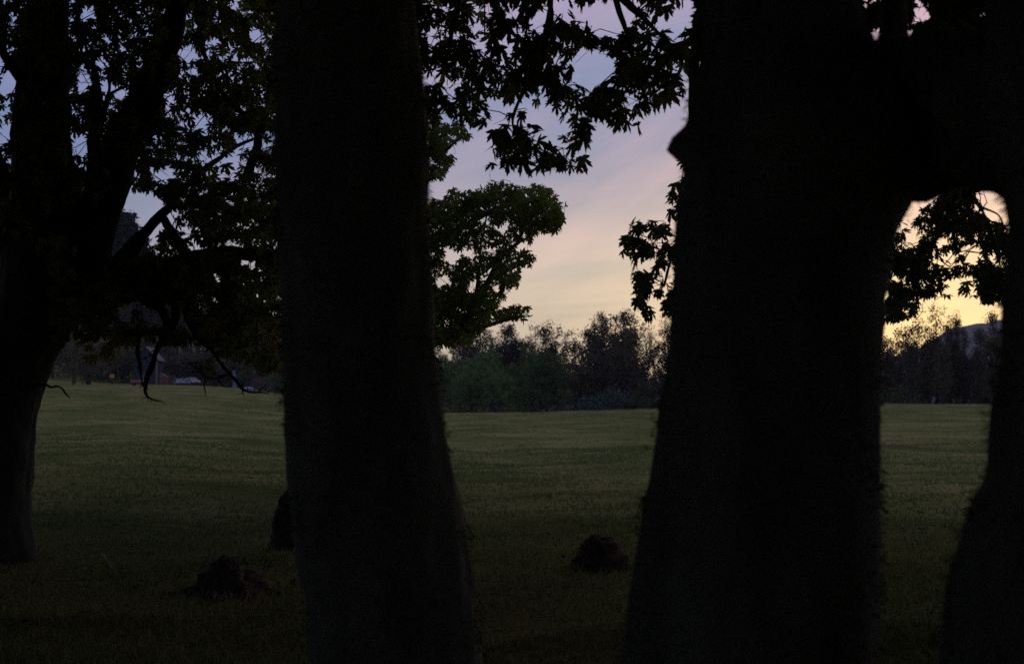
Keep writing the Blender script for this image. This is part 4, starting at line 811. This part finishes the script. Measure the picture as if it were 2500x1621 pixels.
# red lean-to beside the shed
x, y, z = gpt(397, 205); t = thing('storage_hut', 'small rusty red hut against the right side of the grey shed', 'hut', (x, y, z - .1)); m_rust = material('rusty_boards', (.16, .05, .035), (.26, .09, .06), 2, .9)
b = MB(); b.add([(-.55, 0, 0), (.55, 0, 0), (.55, 0, 1.5), (-.55, 0, 2.1), (-.55, 1.5, 0), (.55, 1.5, 0), (.55, 1.5, 1.5), (-.55, 1.5, 2.1)], [(0, 1, 2, 3), (7, 6, 5, 4), (1, 5, 6, 2), (4, 0, 3, 7)]); b.build('wall', m_rust, t)
b = MB(); b.add([(-.62, -.1, 2.15), (.65, -.1, 1.47), (.65, 1.6, 1.47), (-.62, 1.6, 2.15), (-.62, -.1, 2.22), (.65, -.1, 1.54), (.65, 1.6, 1.54), (-.62, 1.6, 2.22)], [(0, 1, 2, 3), (4, 5, 6, 7), (0, 1, 5, 4), (1, 2, 6, 5), (3, 2, 6, 7), (0, 3, 7, 4)]); b.build('roof', m_roof, t)
b = MB(); b.box(-.3, .3, -.05, -.003, .05, 1.35); b.build('door', plain('hut_door_paint', (.10, .05, .04), .8), t)
# red barn by the left-of-centre trunk
x, y, z = gpt(628, 205); t = thing('red_barn', 'dull red barn beside the left-of-centre trunk, dark fence in front', 'barn', (x, y, z - .1), rz=R(12)); t.scale = (.62, .62, .72); m_barn = material('barn_red_boards', (.09, .035, .038), (.16, .062, .065), 2, .9, stretch=(5, 5, .3))
b = MB(); b.add([(-1.7, 0, 0), (1.7, 0, 0), (1.7, 0, 2.5), (0, 0, 3.7), (-1.7, 0, 2.5), (-1.7, 5, 0), (1.7, 5, 0), (1.7, 5, 2.5), (0, 5, 3.7), (-1.7, 5, 2.5)], [(0, 1, 2, 3, 4), (9, 8, 7, 6, 5), (1, 6, 7, 2), (5, 0, 4, 9)]); b.build('wall', m_barn, t)
b = MB()
for s in (-1, 1): b.add([(s * 2.0, -.25, 2.25), (0, -.25, 3.74), (0, 5.2, 3.74), (s * 2.0, 5.2, 2.25), (s * 2.0, -.25, 2.36), (0, -.25, 3.86), (0, 5.2, 3.86), (s * 2.0, 5.2, 2.36)], [(0, 1, 2, 3), (4, 5, 6, 7), (0, 1, 5, 4), (3, 2, 6, 7), (0, 3, 7, 4)])
b.build('roof', m_roof, t)
b = MB(); b.box(-.35, .45, -.06, -.003, .1, 1.9); b.build('door', plain('barn_door', (.05, .03, .03), .9), t)
# dark paddock fence
t = thing('paddock_fence', 'dark post and rail fence below the red barn', 'fence', gpt(655, 150)); m_fence = material('dark_fence_wood', (.03, .026, .024), (.055, .048, .042), 3, .95); o0 = t.location
for i in range(7):
    px, py, pz = gpt(604 + i * 17, 150); b = MB(); b.box(px - o0.x - .06, px - o0.x + .06, -.06, .06, pz - o0.z - .3, pz - o0.z + 1.25); b.build('post', m_fence, t)
for hh in (.35, .75, 1.12):
    b = MB(); pts = [gpt(604 + i * 17, 150) for i in range(7)]
    b.tube([(p[0] - o0.x, -.085, p[2] - o0.z + hh) for p in pts], [.05] * 7, 6); b.build('rail', m_fence, t)
# pale trunks and small things of the yard
def stem_only(px, Yd, top, wpx, mat, label):
    x, y, z = gpt(px, Yd); P = at(px, top, Yd); H = P.z - z; w = wpx / FPX * Yd / 2; t = thing('broadleaf_tree', label, 'tree', (x, y, z), 'bare lower trunks near the farmyard')
    b = MB(); b.tube(smooth_path([(0, 0, -.3), (w * .3, 0, H * .4), (-w * .4, 0, H)], 5), lerp_list([w * 1.25, w, w * .7], 11), 10); b.build('trunk', mat, t, True)
    c = MB(); rg = np.random.default_rng(int(px)); C = rg.normal(0, 1, (60, 3)) * np.array([1.6, 1.6, 1.2]) + np.array([0, 0, H + 1.3]); leafcloud(c, C, rg, 30, .4, .16); c.build('crown', m_far['dark'], t)
stem_only(178, 160, 905, 9, m_redtrunk, 'reddish trunk at the left edge of the field')
stem_only(214, 162, 905, 12, m_ftrunk, 'dark leaning trunk right of the reddish one at the field edge')
stem_only(572, 180, 905, 10, material('pale_bark', (.16, .17, .22), (.24, .25, .31), 2, 1), 'pale greyish trunk between the cars and the red barn')
x, y, z = gpt(272, 170); t = thing('salt_lick_post', 'short post with an orange top at the field edge left of the trailer', 'post', (x, y, z)); b = MB(); b.box(-.12, .12, -.12, .12, -.2, .8); b.build('post', m_fence, t); b = MB(); b.box(-.22, .22, -.22, .22, .81, 1.35); b.build('bucket', plain('orange_plastic', (.55, .22, .10), .6), t)
# rocks by the fence
for i, (px, s_) in enumerate([(605, .45), (616, .35), (600, .25)]):
    x, y, z = gpt(px, 158); mb = MB(); V = []
    for a_i in range(7):
        for k_ in range(12):
            a = math.pi * a_i / 6; th = 2 * math.pi * k_ / 12; d = Vector((math.sin(a) * math.cos(th) * 1.4, math.sin(a) * math.sin(th), math.cos(a) * .7)); V.append(tuple(d * s_ * (1 + .3 * mnoise.noise(d * 1.5 + Vector((px, 0, 0))))))
    mb.add(np.array(V), [(q * 12 + k_, q * 12 + (k_ + 1) % 12, (q + 1) * 12 + (k_ + 1) % 12, (q + 1) * 12 + k_) for q in range(6) for k_ in range(12)])
    o = mb.build('boulder', plain('pale_rock', (.30, .30, .34), .9), smooth=False); o.location = (x, y, z + s_ * .3)
    tag(o, ['larger pale rock left of the dark fence', 'pale rock touching the dark fence', 'smallest pale rock left of the dark fence'][i], 'rock', 'pale rocks by the fence')

# ------------------------------------------------------------------ distant hill, far right
hx = np.linspace(-1500, 3200, 200); hy = np.linspace(2300, 4300, 26); HX, HY = np.meshgrid(hx, hy)
pxh = 1250 + FPX * HX / 3000; ridge = np.interp(pxh, [-300, 800, 1500, 2000, 2260, 2325, 2400, 2500, 2900, 4600], [985, 970, 950, 900, 842, 790, 776, 768, 720, 770])
HZ = (985 - ridge) / FPX * 3000 * np.clip(1 - np.abs(HY - 3000) / 700, 0, 1) ** .7 - 4
HZ += rng.normal(0, 2.2, HZ.shape) * (HZ > 10)
g = MB(); n2 = len(hx); ii = (np.arange(len(hy) - 1)[:, None] * n2 + np.arange(n2 - 1)[None]).ravel()
g.add(np.stack([HX.ravel(), HY.ravel(), HZ.ravel()], 1), np.stack([ii, ii + 1, ii + n2 + 1, ii + n2], 1).astype(np.int32))
o = g.build('hills', material('distant_wooded_slope', (.030, .030, .040), (.055, .050, .065), .01, 1), smooth=True); o['kind'] = 'structure'

# ------------------------------------------------------------------ evening haze
hz = MB(); hz.box(-3400, 3400, -60, 4400, -8, 300); o = hz.build('haze', bpy.data.materials.new('evening_haze')); o['kind'] = 'stuff'; o['label'] = 'thin bluish evening haze over the valley'
m = o.data.materials[0]; m.use_nodes = True; t = m.node_tree; t.nodes.clear(); ou = t.nodes.new('ShaderNodeOutputMaterial'); pv = t.nodes.new('ShaderNodeVolumePrincipled')
pv.inputs['Color'].default_value = (.66, .58, .70, 1); pv.inputs['Density'].default_value = .00014; pv.inputs['Anisotropy'].default_value = .1
t.links.new(pv.outputs[0], ou.inputs['Volume'])
